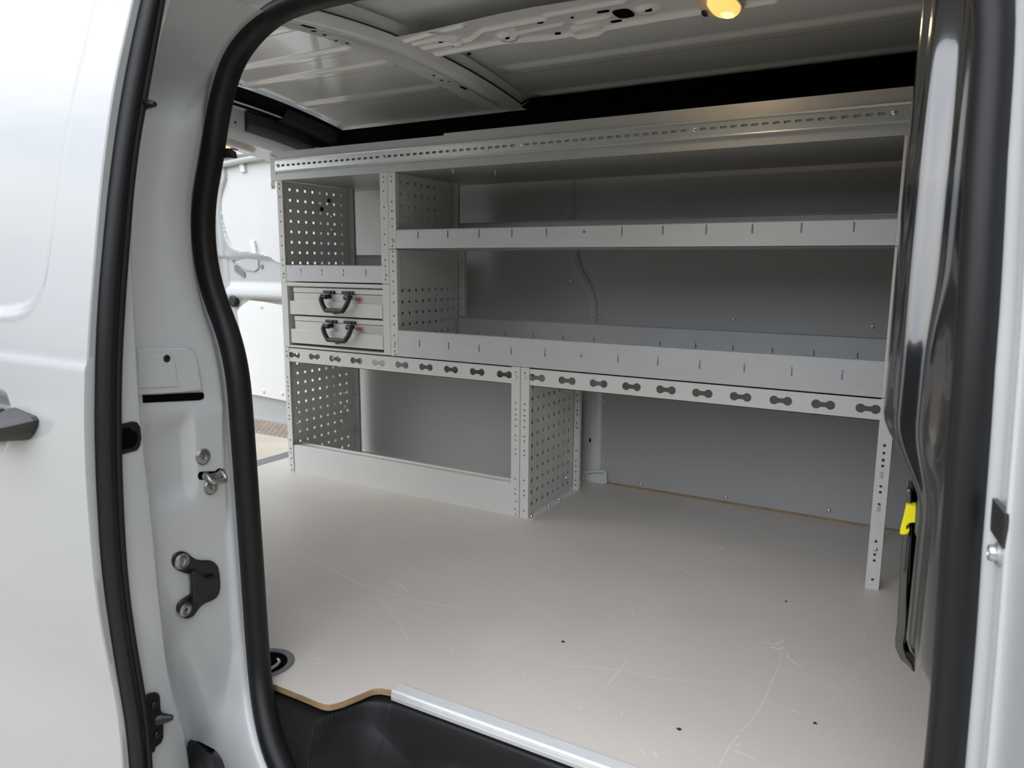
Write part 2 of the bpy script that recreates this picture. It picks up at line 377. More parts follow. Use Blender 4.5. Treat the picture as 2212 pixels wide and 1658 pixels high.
# roof bow
bow = MB()
BZ = 1.381
prof = [(.655, .014), (.662, .001), (.668, 0), (.735, 0), (.742, -.002), (.752, -.011), (.775, -.016), (.800, -.016), (.812, -.012), (.820, -.003), (.824, 0), (.826, .003), (.826, .04)]
ys = frange(-.95, .345, 60)
def taper(y): return smooth(.33, .2, y)
bow.loft([[(x + (0.02 * (1 - taper(y)) if x < .7 else 0), y, BZ + crown(y) + dz * (1 if dz > 0 else (.4 + .6 * taper(y)))) for x, dz in prof] for y in ys])
# pressed pads and punched holes along the flat flange
def bow_pt(px, py):
    z = 1.37
    for _ in range(10):
        p = P(px, py, 'z', z); z = BZ + crown(p.y)
    return p
for px, py, a, b in [(609, 37, .010, .006), (667, 57, .026, .010), (678, 67, .008, .006), (701, 75, .007, .005), (726, 88, .006, .005), (750, 93, .006, .005), (937, 163, .006, .005), (954, 173, .006, .005), (970, 175.5, .005, .004), (1001, 189.5, .020, .007), (1030, 201, .004, .004), (1040, 206, .007, .005)]:
    p = bow_pt(px, py); pts = [(p.x + b * math.cos(t), p.y + a * math.sin(t)) for t in [k * math.pi / 8 for k in range(16)]]
    bow.add([(q[0], q[1], BZ + crown(q[1]) - .0006) for q in pts], [tuple(range(16))], 1)
for px, py, a, b in [(735, 88, .05, .022), (962, 173, .05, .022)]:
    p = bow_pt(px, py)
    bow.loft([[(p.x + b * s * math.cos(t), p.y + a * s * math.sin(t), BZ + crown(p.y + a * s * math.sin(t)) - dz) for t in [k * math.pi / 10 for k in range(20)]] for s, dz in ((1.0, -.001), (.93, .0001), (.85, .0004))], True)
# dark strip for the gap along its front edge
bow.loft([[(.826, y, BZ + crown(y) + .004), (.834, y, BZ + crown(y) + .004)] for y in ys], mi=1)
tag(bow.build('roof_beam', [MT['roof'], MT['void']], smooth_deg=50), 'white pressed metal roof beam with punched holes crossing the ceiling', 'roof beam')

# pressed lamp carrier panel running forward from the roof bow
PZ = 1.378
BOSS = [(1.096, -.206, .036, .010), (1.482, -.222, .036, .008), (.955, -.235, .02, .006), (1.30, -.16, .05, .010)]
PR = [([(.84, -.225), (1.0, -.23), (1.07, -.28), (1.25, -.285)], .010, .007), ([(.84, -.165), (1.06, -.175), (1.2, -.145), (1.5, -.155), (1.75, -.145)], .012, .008), ([(1.1, -.21), (1.26, -.225)], .011, .005),
      ([(1.30, -.215), (1.38, -.22)], .012, .006), ([(.84, -.30), (.98, -.33), (1.04, -.335)], .012, .007), ([(1.26, -.30), (1.45, -.30)], .014, .006), ([(.84, -.27), (.92, -.275), (.97, -.255)], .008, .007)]
def pan_z(x, y):
    z = PZ + crown(y) + .013 * 0
    for bx, by, r, h in BOSS: z -= h * (1 - smooth(r * .55, r, math.hypot(x - bx, y - by)))
    for pl, w, h in PR: z -= h * (1 - smooth(w * .35, w, dist_poly(x, y, pl, False)))
    z += .010 * smooth(-.150, -.130, y)
    return z
pn = MB()
pn.grid(lambda x, y: (x, y + (.012 * math.sin(x * 9) if y < -.33 else 0), pan_z(x, y)), frange(.828, 1.9, 200), frange(-.355, -.128, 64))
pn.grid(lambda x, y: (x, y, pan_z(1.9, y)), frange(1.9, 2.4, 4), frange(-.355, -.128, 20))
for px, py, a, b, rot in [(952, 90, .006, .004, 0), (985, 98, .012, .005, 0), (1013, 116.5, .006, .004, 0), (1096, 82, .006, .004, 0), (1167, 47.5, .008, .006, 0), (1205, 71.5, .008, .006, 0), (1236, 37, .004, .003, 0), (1303, 24, .015, .006, 0), (1331, 45, .014, .006, 0), (1347, 28.5, .022, .030, 0), (1401, 22, .008, .004, 0)]:
    z = 1.36
    for _ in range(10):
        p = P(px, py, 'z', z); z = pan_z(p.x, p.y)
    n = 16
    pts = [(p.x + a * (abs(math.cos(t)) ** .6) * math.copysign(1, math.cos(t)), p.y + b * (abs(math.sin(t)) ** .6) * math.copysign(1, math.sin(t))) for t in [k * 2 * math.pi / n for k in range(n)]]
    pn.add([(q[0], q[1], pan_z(p.x, p.y) - .0022) for q in pts], [tuple(range(n))], 1)
    pn.loft([[(q[0], q[1], pan_z(p.x, p.y) - .0022) for q in pts], [(q[0], q[1], pan_z(p.x, p.y) + .002) for q in pts]], True, mi=1)
tag(pn.build('roof_panel', [MT['roof'], MT['void']], smooth_deg=60), 'pressed metal ceiling panel with bosses and dark holes, carrying the amber lamp', 'roof panel')

# cargo lamp
lp = thing('ceiling_lamp', (1.65, -.20, 1.372), 'lit amber ceiling lamp on the pressed roof panel at the top edge', 'lamp')
m = MB(); cx, cy = 1.645, -.215
def ell(a, b, z, n=28, ox=0, oy=0, e=.72): return [(cx + ox + a * (abs(math.cos(t)) ** e) * math.copysign(1, math.cos(t)), cy + oy + b * (abs(math.sin(t)) ** e) * math.copysign(1, math.sin(t)), z) for t in [k * 2 * math.pi / n for k in range(n)]]
m.loft([ell(.050, .078, 1.374), ell(.049, .076, 1.366), ell(.044, .070, 1.361), ell(.040, .066, 1.362)], True, True); m.build('housing', MT['clearlens'], lp, smooth_deg=50)
m = MB(); m.loft([ell(.030, .062, 1.363, ox=.010), ell(.030, .061, 1.356, ox=.010), ell(.026, .055, 1.350, ox=.010), ell(.012, .03, 1.347, ox=.010)], True, True); m.build('lens', MT['lens'], lp, smooth_deg=60)
m = MB(); m.loft([ell(.014, .026, 1.3475, ox=.012, oy=.026), ell(.010, .018, 1.3455, ox=.012, oy=.026)], True, True); m.build('bulb', MT['lensw'], lp, smooth_deg=60)
m = MB(); m.box(cx - .044, cx - .034, cy + .012, cy + .034, 1.354, 1.362); m.build('switch', MT['plastic'], lp, bevel=.001)
pl = bpy.data.lights.new('cargo_lamp_light', 'AREA'); pl.shape = 'DISK'; pl.size = 0.10; pl.energy = 0.5; pl.color = (1.0, .70, .42)
po = bpy.data.objects.new('cargo_lamp_light', pl); COL.objects.link(po); po.location = (1.655, -.215, 1.342)

# ================================================================== FAR SIDE WALL
wl = MB()
YW = .49
wl.plate([(.0, .36), (.93, .36), (1.09, .36), (1.09, 0.0), (2.5, 0.0), (2.5, 1.322), (2.0, 1.314), (.4, 1.285), (-.14, 1.27), (-.14, .36)], [], XZ, (0, YW, 0), .012)
wall = struct(wl.build('wall_back', MT['ply'], smooth_deg=0))
# board edges: brown plywood line along the floor
m = MB(); m.box(1.12, 2.5, YW - .0035, YW + .010, 0.0005, .006); o = m.build('board_edge', MT['wood'], wall); o['label'] = 'brown bare plywood edge'
# raised body pillar rib with its S bend between the boards
RIB = [(.945, 1.20), (.945, 1.11), (.944, .96), (.946, .90), (.962, .845), (.983, .775), (1.010, .735), (1.030, .69), (1.042, .65), (1.043, .59), (1.043, .40)]
rb = MB()
pth = catmull(RIB, 5); rings = []
for i, (x, z) in enumerate(pth):
    a = pth[max(0, i - 1)]; b = pth[min(len(pth) - 1, i + 1)]; d = Vector((b[0] - a[0], b[1] - a[1])).normalized(); n = Vector((-d.y, d.x))
    rings.append([(x + n.x * w, YW - h, z + n.y * w) for w, h in ((-.021, -.001), (-.019, .004), (-.012, .008), (.012, .008), (.019, .004), (.021, -.001))])
rb.loft(rings); o = rb.build('pillar_rib', MT['ply'], wall, smooth_deg=70)
for x, z in [(.442, 1.149), (.582, 1.119), (.972, 1.097), (.953, .735), (1.073, .607), (1.545, .623), (1.954, .617), (1.098, .305), (1.102, .077), (1.248, .018), (1.551, .020), (1.874, .031), (.20, 1.0)]:
    screw_mb((x, YW, z), (0, -1, 0), .0062, .0045).build('screw', MT['steel'], wall, smooth_deg=40)
m = MB(); m.tube([P(744, 402, 'y', .487), P(767, 548, 'y', .487)], .0035, 8); m.build('rubber_strip', MT['rubber'], wall)
# wheel arch box face behind the lower left bay
m = MB(); m.box(-.095, .985, .405, .50, -.02, .365)
m.build('wheel_arch_cover', MT['ply'], wall, bevel=.004)
m = MB(); m.box(-.120, -.095, .400, .50, -.02, .47); m.build('edge_strip', MT['hard'], wall, bevel=.003)
# bare white pillar between the boards, with black grommet strip and moulded foot
pil = MB()
pil.loft([[(1.0, .50, z), (1.006, .488, z), (1.02, .482, z), (1.075, .484, z), (1.09, .488, z), (1.094, .495, z)] for z in frange(-.01, .40, 8)])
pil.build('body_pillar', MT['paint_in'], wall, smooth_deg=60)
m = MB(); m.prism(rrect(.985, 1.017, .03, .315, .014), XZ, (0, .468, 0), .012); m.build('grommet_strip', MT['rubber'], wall, bevel=.002)
m = MB(); m.prism(rrect(1.046, 1.052, .147, .163, .0029), XZ, (0, .4815, 0), .004); m.build('slot_hole', MT['void'], wall)
m = MB(); m.tube(catmull([(1.025, .476, .004), (1.03, .474, .022), (1.045, .473, .034), (1.085, .474, .044), (1.112, .474, .046), (1.118, .474, .028), (1.120, .474, .006)], 5), .006, 8); m.box(1.022, 1.118, .478, .492, 0, .040)
m.build('pillar_foot', MT['paint_in'], wall, smooth_deg=60)

# black trim along the roof corner above the wall
tr = MB()
def trim_row(t): return [(x, y, z) for (x, y, z) in t]
rows = []
for x in frange(-.14, 2.5, 60):
    k = smooth(.70, .84, x)
    rows.append([(x, lerp(.468, .384, k), lerp(1.432 + crown(.468) - .012, 1.43 + crown(.384) - .0105, k)), (x, lerp(.475, .42, k), lerp(1.362, 1.362, k)), (x, lerp(.479, .455, k), 1.345), (x, .474, 1.338), (x, .483, 1.330), (x, .487, 1.30), (x, .4885, 1.262)])
tr.loft(rows); struct(tr.build('trim_1', MT['headliner'], smooth_deg=40))

# ================================================================== REAR OPENING
rh = MB()
def hdr(y, k): return 1.372 + crown(y) + k
ys = frange(-1.0, .55, 30)
rh.loft([[(-.14, y, hdr(y, .005)), (-.175, y, hdr(y, .0)), (-.19, y, hdr(y, -.008)), (-.195, y, hdr(y, -.075)), (-.205, y, hdr(y, -.095)), (-.225, y, hdr(y, -.112)), (-.32, y, hdr(y, -.128)), (-.34, y, hdr(y, -.10)), (-.34, y, hdr(y, .02))] for y in ys])
hd = struct(rh.build('trim_2', MT['paint_in'], smooth_deg=30))
m = MB(); m.loft([[(-.10, y, hdr(y, .045)), (-.145, y, hdr(y, .012)), (-.16, y, hdr(y, -.002)), (-.20, y, hdr(y, .0))] for y in ys]); m.build('gap_shade_strip', MT['headliner'], hd)  # black strip stands in for the shade in the gap behind the roof
m = MB(); yy = frange(.034, .55, 20)
m.loft([[(-.195, y, hdr(y, .012)), (-.168, y, hdr(y, .008 * smooth(.1, .18, y) - .012 * (1 - smooth(.1, .18, y)))), (-.165, y, hdr(y, -.050)), (-.178, y, hdr(y, -.068)), (-.215, y, hdr(y, -.088)), (-.235, y, hdr(y, -.100))] for y in yy], caps=True)
m.loft([[(-.11, y, hdr(y, .034)), (-.136, y, hdr(y, -.002)), (-.158, y, hdr(y, -.006)), (-.172, y, hdr(y, -.014))] for y in frange(.17, .55, 14)]); m.build('black_cover', MT['plastic'], hd, smooth_deg=30)
m = MB(); m.lathe([(.0045, 0), (.0045, .0015), (0, .0015)], P(508, 264, 'x', -.1935), (1, 0, 0), 12); m.build('screw_plug', MT['plastic'], hd)
rl = thing('rear_lamp', (-.25, 0, 1.25), 'amber oval lamp under the rear door header', 'lamp')
m = MB()
def el2(a, b, dz, oy=0, n=20): return [(-.262 + a * math.cos(t), -.02 + oy + b * math.sin(t), hdr(-.02 + oy + b * math.sin(t), dz) - .158 * (-.262 + a * math.cos(t) + .225) * -1 * .0) for t in [k * 2 * math.pi / n for k in range(n)]]
m.loft([el2(.036, .16, -.112), el2(.034, .155, -.130), el2(.028, .14, -.136)], True, True); m.build('housing', MT['clearlens'], rl, smooth_deg=50)
m = MB(); m.loft([el2(.026, .09, -.134, -.045), el2(.020, .08, -.140, -.045)], True, True); m.build('lens', MT['lens'], rl, smooth_deg=50)
m = MB(); m.box(-.275, -.255, .022, .05, hdr(.03, -.141), hdr(.03, -.134)); m.build('switch', MT['plastic'], rl, bevel=.001)

# rear door, swung open a quarter turn, its inner face towards the load space
rd = thing('rear_door', (-.20, .60, .0), 'white rear door standing open, inner side with wall boards facing the van', 'door')
D = lambda px, py, y=.6: P(px, py, 'y', y)
UP = catmull([tuple(D(*q))[0::2] for q in [(700, 352), (605, 350), (545, 346), (510, 344), (492, 349), (486, 360), (487, 385), (481, 405), (477, 425), (476, 450), (482, 490), (492, 520), (505, 535), (520, 541), (560, 546), (580, 555), (605, 568), (700, 585)]], 4)
RPX = rrect(0, 1, 0, 1, .1)
def door_y(x, z):
    y = .60
    d = dist_poly(x, z, UP)
    if in_poly(x, z, UP): y += .010 * smooth(0, .010, d)
    # raised pressing under the upper board, ledge and lower recess
    y -= .022 * smooth(.80, .845, z) * (1 - smooth(0, .05, d)) * (0 if in_poly(x, z, UP) else 1) * .3
    y -= .030 * (1 - smooth(.63, .70, z)) * smooth(.60, .63, z) * .6
    y += .016 * smooth(.66, .70, z) * (1 - smooth(.80, .83, z))
    y += .02 * smooth(-1.03, -1.10, x)
    y -= .03 * smooth(1.285, 1.31, z) * (1 - smooth(1.33, 1.36, z))
    return y
dm = MB()
dm.grid(lambda x, z: (x, door_y(x, z), z), frange(-1.16, -.20, 170), frange(.005, 1.40, 200))
dm.box(-1.16, -.2, .63, .66, .005, 1.40)
for xx, yy0 in ((-1.16, .60), (-.2, .60)): dm.box(xx - .002, xx + .002, yy0 - .01, .66, .005, 1.40)
dm.box(-1.16, -.2, .585, .66, .001, .012); dm.box(-1.16, -.2, .60, .66, 1.398, 1.402)
shell = dm.build('door_shell', MT['paint'], rd, smooth_deg=50)
m = MB(); m.prism([(x * .994 - .0049, z) for x, z in UP], XZ, (0, .6075, 0), .003); m.build('upper_board', MT['hard'], rd, smooth_deg=0)
LO = [tuple(D(*q, y=.588))[0::2] for q in [(515, 672), (522, 662), (541, 648), (570, 651), (610, 658), (700, 670), (720, 880), (640, 868), (620, 865), (560, 853), (540, 850)]]
m = MB(); m.prism(LO, XZ, (0, .580, 0), .010); m.f[0:0] = []; 
for i in range(2, len(m.f)): m.m[i] = 1
m.build('lower_board', [MT['plyw'], MT['wood']], rd, smooth_deg=0)
for px, py in [(565, 663), (570, 845), (610, 850)]: screw_mb(D(px, py, .580), (0, -1, 0), .010, .005).build('screw_cap', MT['plyw'], rd, smooth_deg=50)
for (a, b) in [((515, 344), (529, 371)), ((540, 519), (553, 547))]:
    p, q = D(*a, y=.598), D(*b, y=.598); m = MB(); m.prism([(p.x, p.z), (q.x - .010, p.z), (q.x + .004, q.z), (p.x + .014, q.z)], XZ, (0, .594, 0), .012); m.build('clip', MT['plyw'], rd, bevel=.0015)
for px, py in [(500, 563), (529, 570), (561, 576)]:
    p = D(px, py, .600); m = MB(); m.lathe([(.011, 0), (.011, .004), (0, .004)], (p.x, .617, p.z), (0, -1, 0), 16); m.build('round_hole', MT['grey_plastic'], rd)
m = MB(); q = [D(*k, y=.610) for k in [(505, 572), (509, 572), (527, 587), (529, 598), (525, 599), (506, 585)]]; m.prism([(k.x, k.z) for k in q], XZ, (0, .611, 0), .012); m.build('slot_hole', MT['grey_plastic'], rd)
m = MB(); m.prism([(k.x, k.z) for k in [D(*k, y=.606) for k in [(503, 566), (530, 558), (556, 561), (557, 580), (548, 587), (530, 584)]]], XZ, (0, .609, 0), .01); m.build('pressed_pad', MT['paint'], rd, bevel=.004)
m = MB(); m.lathe([(.03, 0), (.03, .02), (.022, .026), (0, .026)], D(509, 650, .60), (0, -1, 0), 20); m.build('latch', MT['rubber'], rd, bevel=.001)
m = MB(); m.tube([(x, .592 - .012 * math.sin((x + 1.2) * 2.5), 1.262 + .03 * math.sin((x + 1.15) * 3.0)) for x in frange(-1.14, -.25, 14)], .010, 8, flat=(1, 1.6)); m.build('top_seal_lip', MT['paint'], rd, smooth_deg=60)

# rear corner post seen through the perforations, bumper top
m = MB(); m.box(-.160, -.125, .452, .64, -.02, 1.262); m.box(-.150, -.130, .345, .372, -.02, 1.262); struct(m.build('trim_3', MT['paint_in'], bevel=.006))
m = MB(); m.box(-.33, -.157, -1.05, .66, -.10, -.030); m.box(-.36, -.30, -1.05, .66, -.35, -.06); struct(m.build('trim_4', MT['grey_plastic'], bevel=.012))
# ================================================================== NEAR SIDE, REAR: jamb of the sliding door opening
SL = [(640, 0, 690, 0), (560, 40, 600, 45), (500, 110, 540, 110), (470, 180, 512, 180), (448, 270, 497, 260), (436, 345, 487, 340), (421, 425, 472, 420), (418, 510, 468, 505), (431, 600, 477, 592), (456, 680, 499, 660), (480, 740, 520, 720), (497, 820, 538, 800), (503, 900, 547, 900), (508, 1000, 557, 1000), (517, 1130, 566, 1130), (525, 1250, 575, 1250), (535, 1400, 585, 1400), (545, 1500, 595, 1500), (560, 1580, 612, 1590), (585, 1658, 640, 1658)]
LEFT = [PS((a + c) / 2, (b + d) / 2) for a, b, c, d in SL]          # top -> bottom
lb_ = LEFT[-1]; LEFT = LEFT + [lb_ + Vector((.06, -.004, -.05)), lb_ + Vector((.15, -.006, -.085)), lb_ + Vector((.30, -.008, -.10))]
_d = [Vector(p) for p in catmull([tuple(p) for p in LEFT[:20]], 5)]
for _ in range(6): _d = [_d[0]] + [(_d[i - 1] + _d[i] * 2 + _d[i + 1]) / 4 for i in range(1, len(_d) - 1)] + [_d[-1]]
XS_T = sorted([(p.z, p.x) for p in _d])
def XS(z): return interp(XS_T, z) if z > XS_T[0][0] else XS_T[0][1] + (XS_T[0][0] - z) * .9
YO_T = [(-.4, -1.235), (-.058, -1.235), (.023, -1.242), (.091, -1.256), (.2, -1.263), (.42, -1.268), (.56, -1.274), (.744, -1.271), (.852, -1.265), (.946, -1.249), (1.1, -1.203), (1.184, -1.174), (1.3, -1.14)]
def jamb_xf(z):
    xs = XS(z)
    return 1.045 if z < 1.02 else lerp(1.045, xs - .006, smooth(1.0, 1.17, z))
def jamb_prof(z):
    xs, ysl, xf = XS(z), YS(z), jamb_xf(z)
    d = max(0.0, xf - xs)
    y_out = interp(YO_T, z)
    return [(xf - .10, y_out), (xf - .015, y_out + .004), (xf, y_out + .02), (xf, lerp(y_out + .02, ysl - .052 - .85 * d, .5)), (xf, ysl - .052 - .85 * d), (lerp(xf, xs, .2), ysl - .044 - .5 * d), (lerp(xf, xs - .004, .8), ysl - .036 - .12 * d), (xs - .008, ysl - .026), (xs - .010, ysl + .004), (xs - .012, ysl + .012), (xs - .05, ysl + .02)]
def jamb_ring(z): return [(x, y, z) for x, y in catmull(jamb_prof(z), 3)]
EMB = [rrect(-1.262, -1.165, .395, .545, .02)]
VAL = sorted([(q.z, q.y) for q in [P(*k, 'x', 1.045) for k in [(378, 1420), (400, 1500), (425, 1580), (452, 1650), (480, 1720)]]])
def jamb_face(p):
    x, y, z = p
    for poly in EMB:
        if in_poly(y, z, poly) : x -= .016 * smooth(0, .018, dist_poly(y, z, poly))
    if y < YS(z) - .045:
        x += .005 * smooth(.560, .546, z) * smooth(.30, .38, z)
        if z < .25: x -= .028 * smooth(.25, .02, z) * math.exp(-((y - interp(VAL, z)) / .030) ** 2)
    return (x, y, z)
jb = MB()
ring_z = frange(-.42, 1.10, 110) + frange(1.105, 1.25, 40)
def dense(ring, n=70):
    # resample along the ring so the pressings read
    out = []; L_ = [0]
    for a, b in zip(ring, ring[1:]): L_.append(L_[-1] + (Vector(b) - Vector(a)).length)
    for k in range(n):
        s = L_[-1] * k / (n - 1); i = max(j for j in range(len(L_)) if L_[j] <= s + 1e-9); i = min(i, len(ring) - 2)
        t = (s - L_[i]) / max(1e-9, L_[i + 1] - L_[i]); out.append(tuple(lerp(a, b, t) for a, b in zip(ring[i], ring[i + 1])))
    return out
jb.loft([[jamb_face(p) for p in dense(jamb_ring(z))] for z in ring_z])
jamb = struct(jb.build('wall_left', MT['paint_in'], smooth_deg=60))
# inner side panel behind the jamb (closes the load space towards the door) and the sill below
m = MB(); m.loft([[(-.16, YS(z) + .02, z), (XS(z) - .035, YS(z) + .02, z)] for z in frange(-.03, 1.30, 20)]); m.build('side_panel', MT['paint_in'], jamb)
m = MB(); m.loft([[(.1, interp(YO_T, z) + .001, z), (1.0, interp(YO_T, z) + .001, z)] for z in frange(-.42, 1.25, 20)]); m.build('outer_panel', MT['paint'], jamb)
# roof rail closing the gap over the opening
m = MB(); m.loft([[(1.0, y, z), (2.6, y, z)] for y, z in [(-1.16, 1.40), (-1.02, 1.35), (-.93, 1.325), (-.90, 1.300), (-.885, 1.290), (-.875, 1.305), (-.90, 1.36), (-.985, 1.37)]]); struct(m.build('trim_5', MT['paint_in']))

def PJ(px, py, x=1.045):
    x0 = 1.045
    for _ in range(6):
        p = P(px, py, 'x', x0 + (x - 1.045))
        pr = [(y, xx) for xx, y in jamb_prof(p.z)]
        x0 = jamb_face((interp(sorted(pr[2:8]), p.y), p.y, p.z))[0]
    return p
# fuel flap
ff = thing('service_flap', PJ(370, 800), 'white lidded flap with a black round lock in the door jamb', 'flap')
A = [PJ(*q) for q in [(296, 750.7), (400, 748.5), (413, 750), (424, 757), (430, 768), (434, 790), (439, 826), (440, 851), (400, 854), (296, 858)]]
m = MB(); m.prism([(p.y, p.z) for p in A], YZ, (1.040, 0, 0), .0045, 0); m.build('recess', MT['void'], ff)
A = [PJ(*q, x=1.05) for q in [(297, 753), (398, 751), (410, 753), (420, 760), (425, 770), (429, 790), (435, 826), (437, 843), (400, 847), (297, 853)]]
m = MB(); m.prism([(p.y, p.z) for p in A], YZ, (1.044, 0, 0), .006); lid = m.build('lid', MT['paint_in'], ff, bevel=.002)
A = [PJ(*q, x=1.051) for q in [(299, 764.5), (360, 763), (370, 767), (377, 780), (386, 834), (299, 838)]]
m = MB(); m.prism([(p.y, p.z) for p in A], YZ, (1.0495, 0, 0), .0022); m.build('embossed_pad', MT['paint_in'], lid, bevel=.0012)
bolt_mb(PJ(360, 774, 1.0515), (1, 0, 0), .0062, .003, 18).build('lock_screw', MT['plastic'], ff)
m = MB(); A = [PJ(*q, x=1.046) for q in [(308, 853), (438, 847), (441, 852), (440, 860), (432, 864), (309, 870)]]
m.prism([(p.y, p.z) for p in A], YZ, (1.0445, 0, 0), .0018); m.build('finger_slot', MT['void'], ff)

# bolts and striker
def gbolt(px, py, r, nm, lab, x=1.045):
    o = bolt_mb(PJ(px, py, x), (1, 0, 0), r, .007).build(nm, MT['dullsteel'], smooth_deg=35); return tag(o, lab, 'bolt')
gbolt(438.5, 986, .0145, 'socket_bolt', 'grey round socket bolt in the white jamb just above the door striker')
sk = thing('door_striker', PJ(455, 1030), 'steel wire loop striker in a keyhole slot of the white jamb', 'striker')
A = [PJ(*q) for q in [(427, 1027), (430, 1020), (437, 1018), (464, 1017), (470, 1012), (477, 1011), (484, 1016), (485, 1023), (481, 1030), (474, 1033), (437, 1036), (429, 1034)]]
m = MB(); m.prism(catmull([(p.y, p.z) for p in A], 2), YZ, (1.0485, 0, 0), .0022); m.build('slot', MT['void'], sk)
a1 = PJ(443, 1027); a2 = PJ(477, 1020)
m = MB(); m.tube([a1 + Vector((-.01, 0, 0)), a1 + Vector((.006, 0, 0)), a1 + Vector((.013, .001, -.007)), a1 + Vector((.016, .003, -.011)), a2 + Vector((.016, -.003, -.011)), a2 + Vector((.013, -.001, -.007)), a2 + Vector((.006, 0, 0)), a2 + Vector((-.01, 0, 0))], .0038, 10); m.build('wire_loop', MT['dullsteel'], sk, smooth_deg=60)
for a in (a1, a2):
    m = MB(); m.lathe([(.0072, 0), (.0072, .002), (.005, .003), (.004, .003)], a, (1, 0, 0), 16); m.build('ferrule', MT['dullsteel'], sk)
m = MB(); a3 = PJ(455, 1037); m.box(1.0505, 1.0525, a1.y + .004, a2.y - .002, a3.z - .010, a3.z + .012); m.build('plate', MT['steel'], sk, bevel=.0006)
bolt_mb(PJ(455, 1051, 1.046), (1, 0, 0), .0140, .007).build('bolt', MT['dullsteel'], sk)

# black lower stop bracket
bk = thing('stop_bracket', PJ(420, 1260), 'black plastic door stop bracket with two bolts on the white jamb', 'bracket')
C4 = lambda x, y: (340 + x / 8.289, 1160 + y / 8.289)
OUT = [(240, 420), (270, 320), (340, 265), (430, 245), (510, 270), (580, 330), (680, 390), (800, 405), (900, 405), (980, 430), (1050, 500), (1080, 600), (1100, 800), (1095, 920), (1060, 1030), (980, 1110), (860, 1160), (760, 1220), (680, 1310), (620, 1390), (540, 1435), (450, 1440), (370, 1400), (320, 1320), (325, 1220), (380, 1140), (470, 1070), (570, 1010), (595, 970), (590, 700), (540, 650), (460, 630), (340, 580), (260, 500)]
pts = [PJ(*C4(*q)) for q in OUT]; pts = [(p.y, p.z) for p in pts]
m = MB(); m.prism(catmull(pts, 2), YZ, (1.0445, 0, 0), .006); m.build('base', MT['plastic'], bk, bevel=.002)
IN = [(590, 640), (650, 580), (720, 610), (790, 680), (880, 720), (960, 690), (1045, 670), (1065, 760), (1060, 960), (960, 1000), (880, 1020), (830, 1100), (740, 1190), (640, 1190), (610, 1130), (605, 800)]
p2 = [PJ(*C4(*q), x=1.055) for q in IN]; p2 = [(p.y, p.z) for p in p2]
m = MB(); m.prism(catmull(p2, 2), YZ, (1.050, 0, 0), .011); m.build('pad', MT['plastic'], bk, bevel=.004, seg=3)
for q in ((435, 432), (500, 1295)): bolt_mb(PJ(*C4(*q), x=1.050), (1, 0, 0), .0140, .006).build('bolt', MT['dullsteel'], bk)
# black end cap low on the jamb
A = [PJ(*q) for q in catmull([(415, 1603), (422, 1600), (440, 1606), (458, 1616), (468, 1630), (474, 1645), (482, 1670), (500, 1720), (414, 1720)], 3)]
m = MB(); m.loft([[p + Vector((-.02, 0, 0)) for p in A], [p + Vector((.010, 0, 0)) for p in A], [p + Vector((.012, 0, 0)) + (sum(A, Vector()) / len(A) - p) * .05 for p in A]], True, True)
tag(m.build('sill_end_cap', MT['grain'], smooth_deg=12), 'black plastic end cap at the foot of the white jamb', 'cap')

# ================================================================== DOOR SEAL around the opening
RT = [PS(x, y) for x, y in [(2144, 0), (2122, 345), (2105, 690), (2080, 1035), (2059, 1345), (2034, 1658)]]
RT = [Vector((p.x + .004, p.y, p.z)) for p in RT]
path = [lb_ + Vector((.50, -.010, -.105))] + list(reversed(LEFT)) + [Vector((1.30, YS(1.275), 1.268)), Vector((1.45, YS(1.29), 1.288)), Vector((1.80, YS(1.29), 1.288)), Vector((2.00, YS(1.28), 1.278)), Vector((2.085, YS(1.24), 1.235)), Vector((2.118, YS(1.16), 1.16))] + RT + [Vector((2.172, YS(.0), .0)), Vector((2.165, YS(-.15), -.15)), Vector((2.10, YS(-.27), -.27))]
pth = [Vector(p) for p in catmull([tuple(p) for p in path], 5)]
for _ in range(6): pth = [pth[0]] + [(pth[i - 1] + pth[i] * 2 + pth[i + 1]) / 4 for i in range(1, len(pth) - 1)] + [pth[-1]]
rings = []
for i, p in enumerate(pth):
    d = (pth[min(i + 1, len(pth) - 1)] - pth[max(0, i - 1)]).normalized()
    b = Vector((0, -1, 0)); b = (b - d * b.dot(d)).normalized(); a = d.cross(b)           # b = outward, a = across the opening
    r = []
    for k in range(16):
        t = 2 * math.pi * k / 16; r.append(p + a * (.021 * math.cos(t)) + b * (.022 * math.sin(t) + .004))
    rings.append(r)
m = MB(); m.loft(rings, True, True)
seal = tag(m.build('door_opening_seal', MT['rubber'], smooth_deg=70), 'thick black rubber seal framing the sliding door opening', 'seal')

q = PS(474, 329)
m = MB(); m.tube([q + Vector((-.01, .01, 0)), q + Vector((.014, .012, -.001)), q + Vector((.022, .014, -.004)), q + Vector((.027, .015, -.009))], [.010, .009, .007, .003], 12)
tag(m.build('rubber_stop', MT['rubber'], smooth_deg=60), 'small black rubber stop poking out beside the seal, in front of the rear door', 'stop')

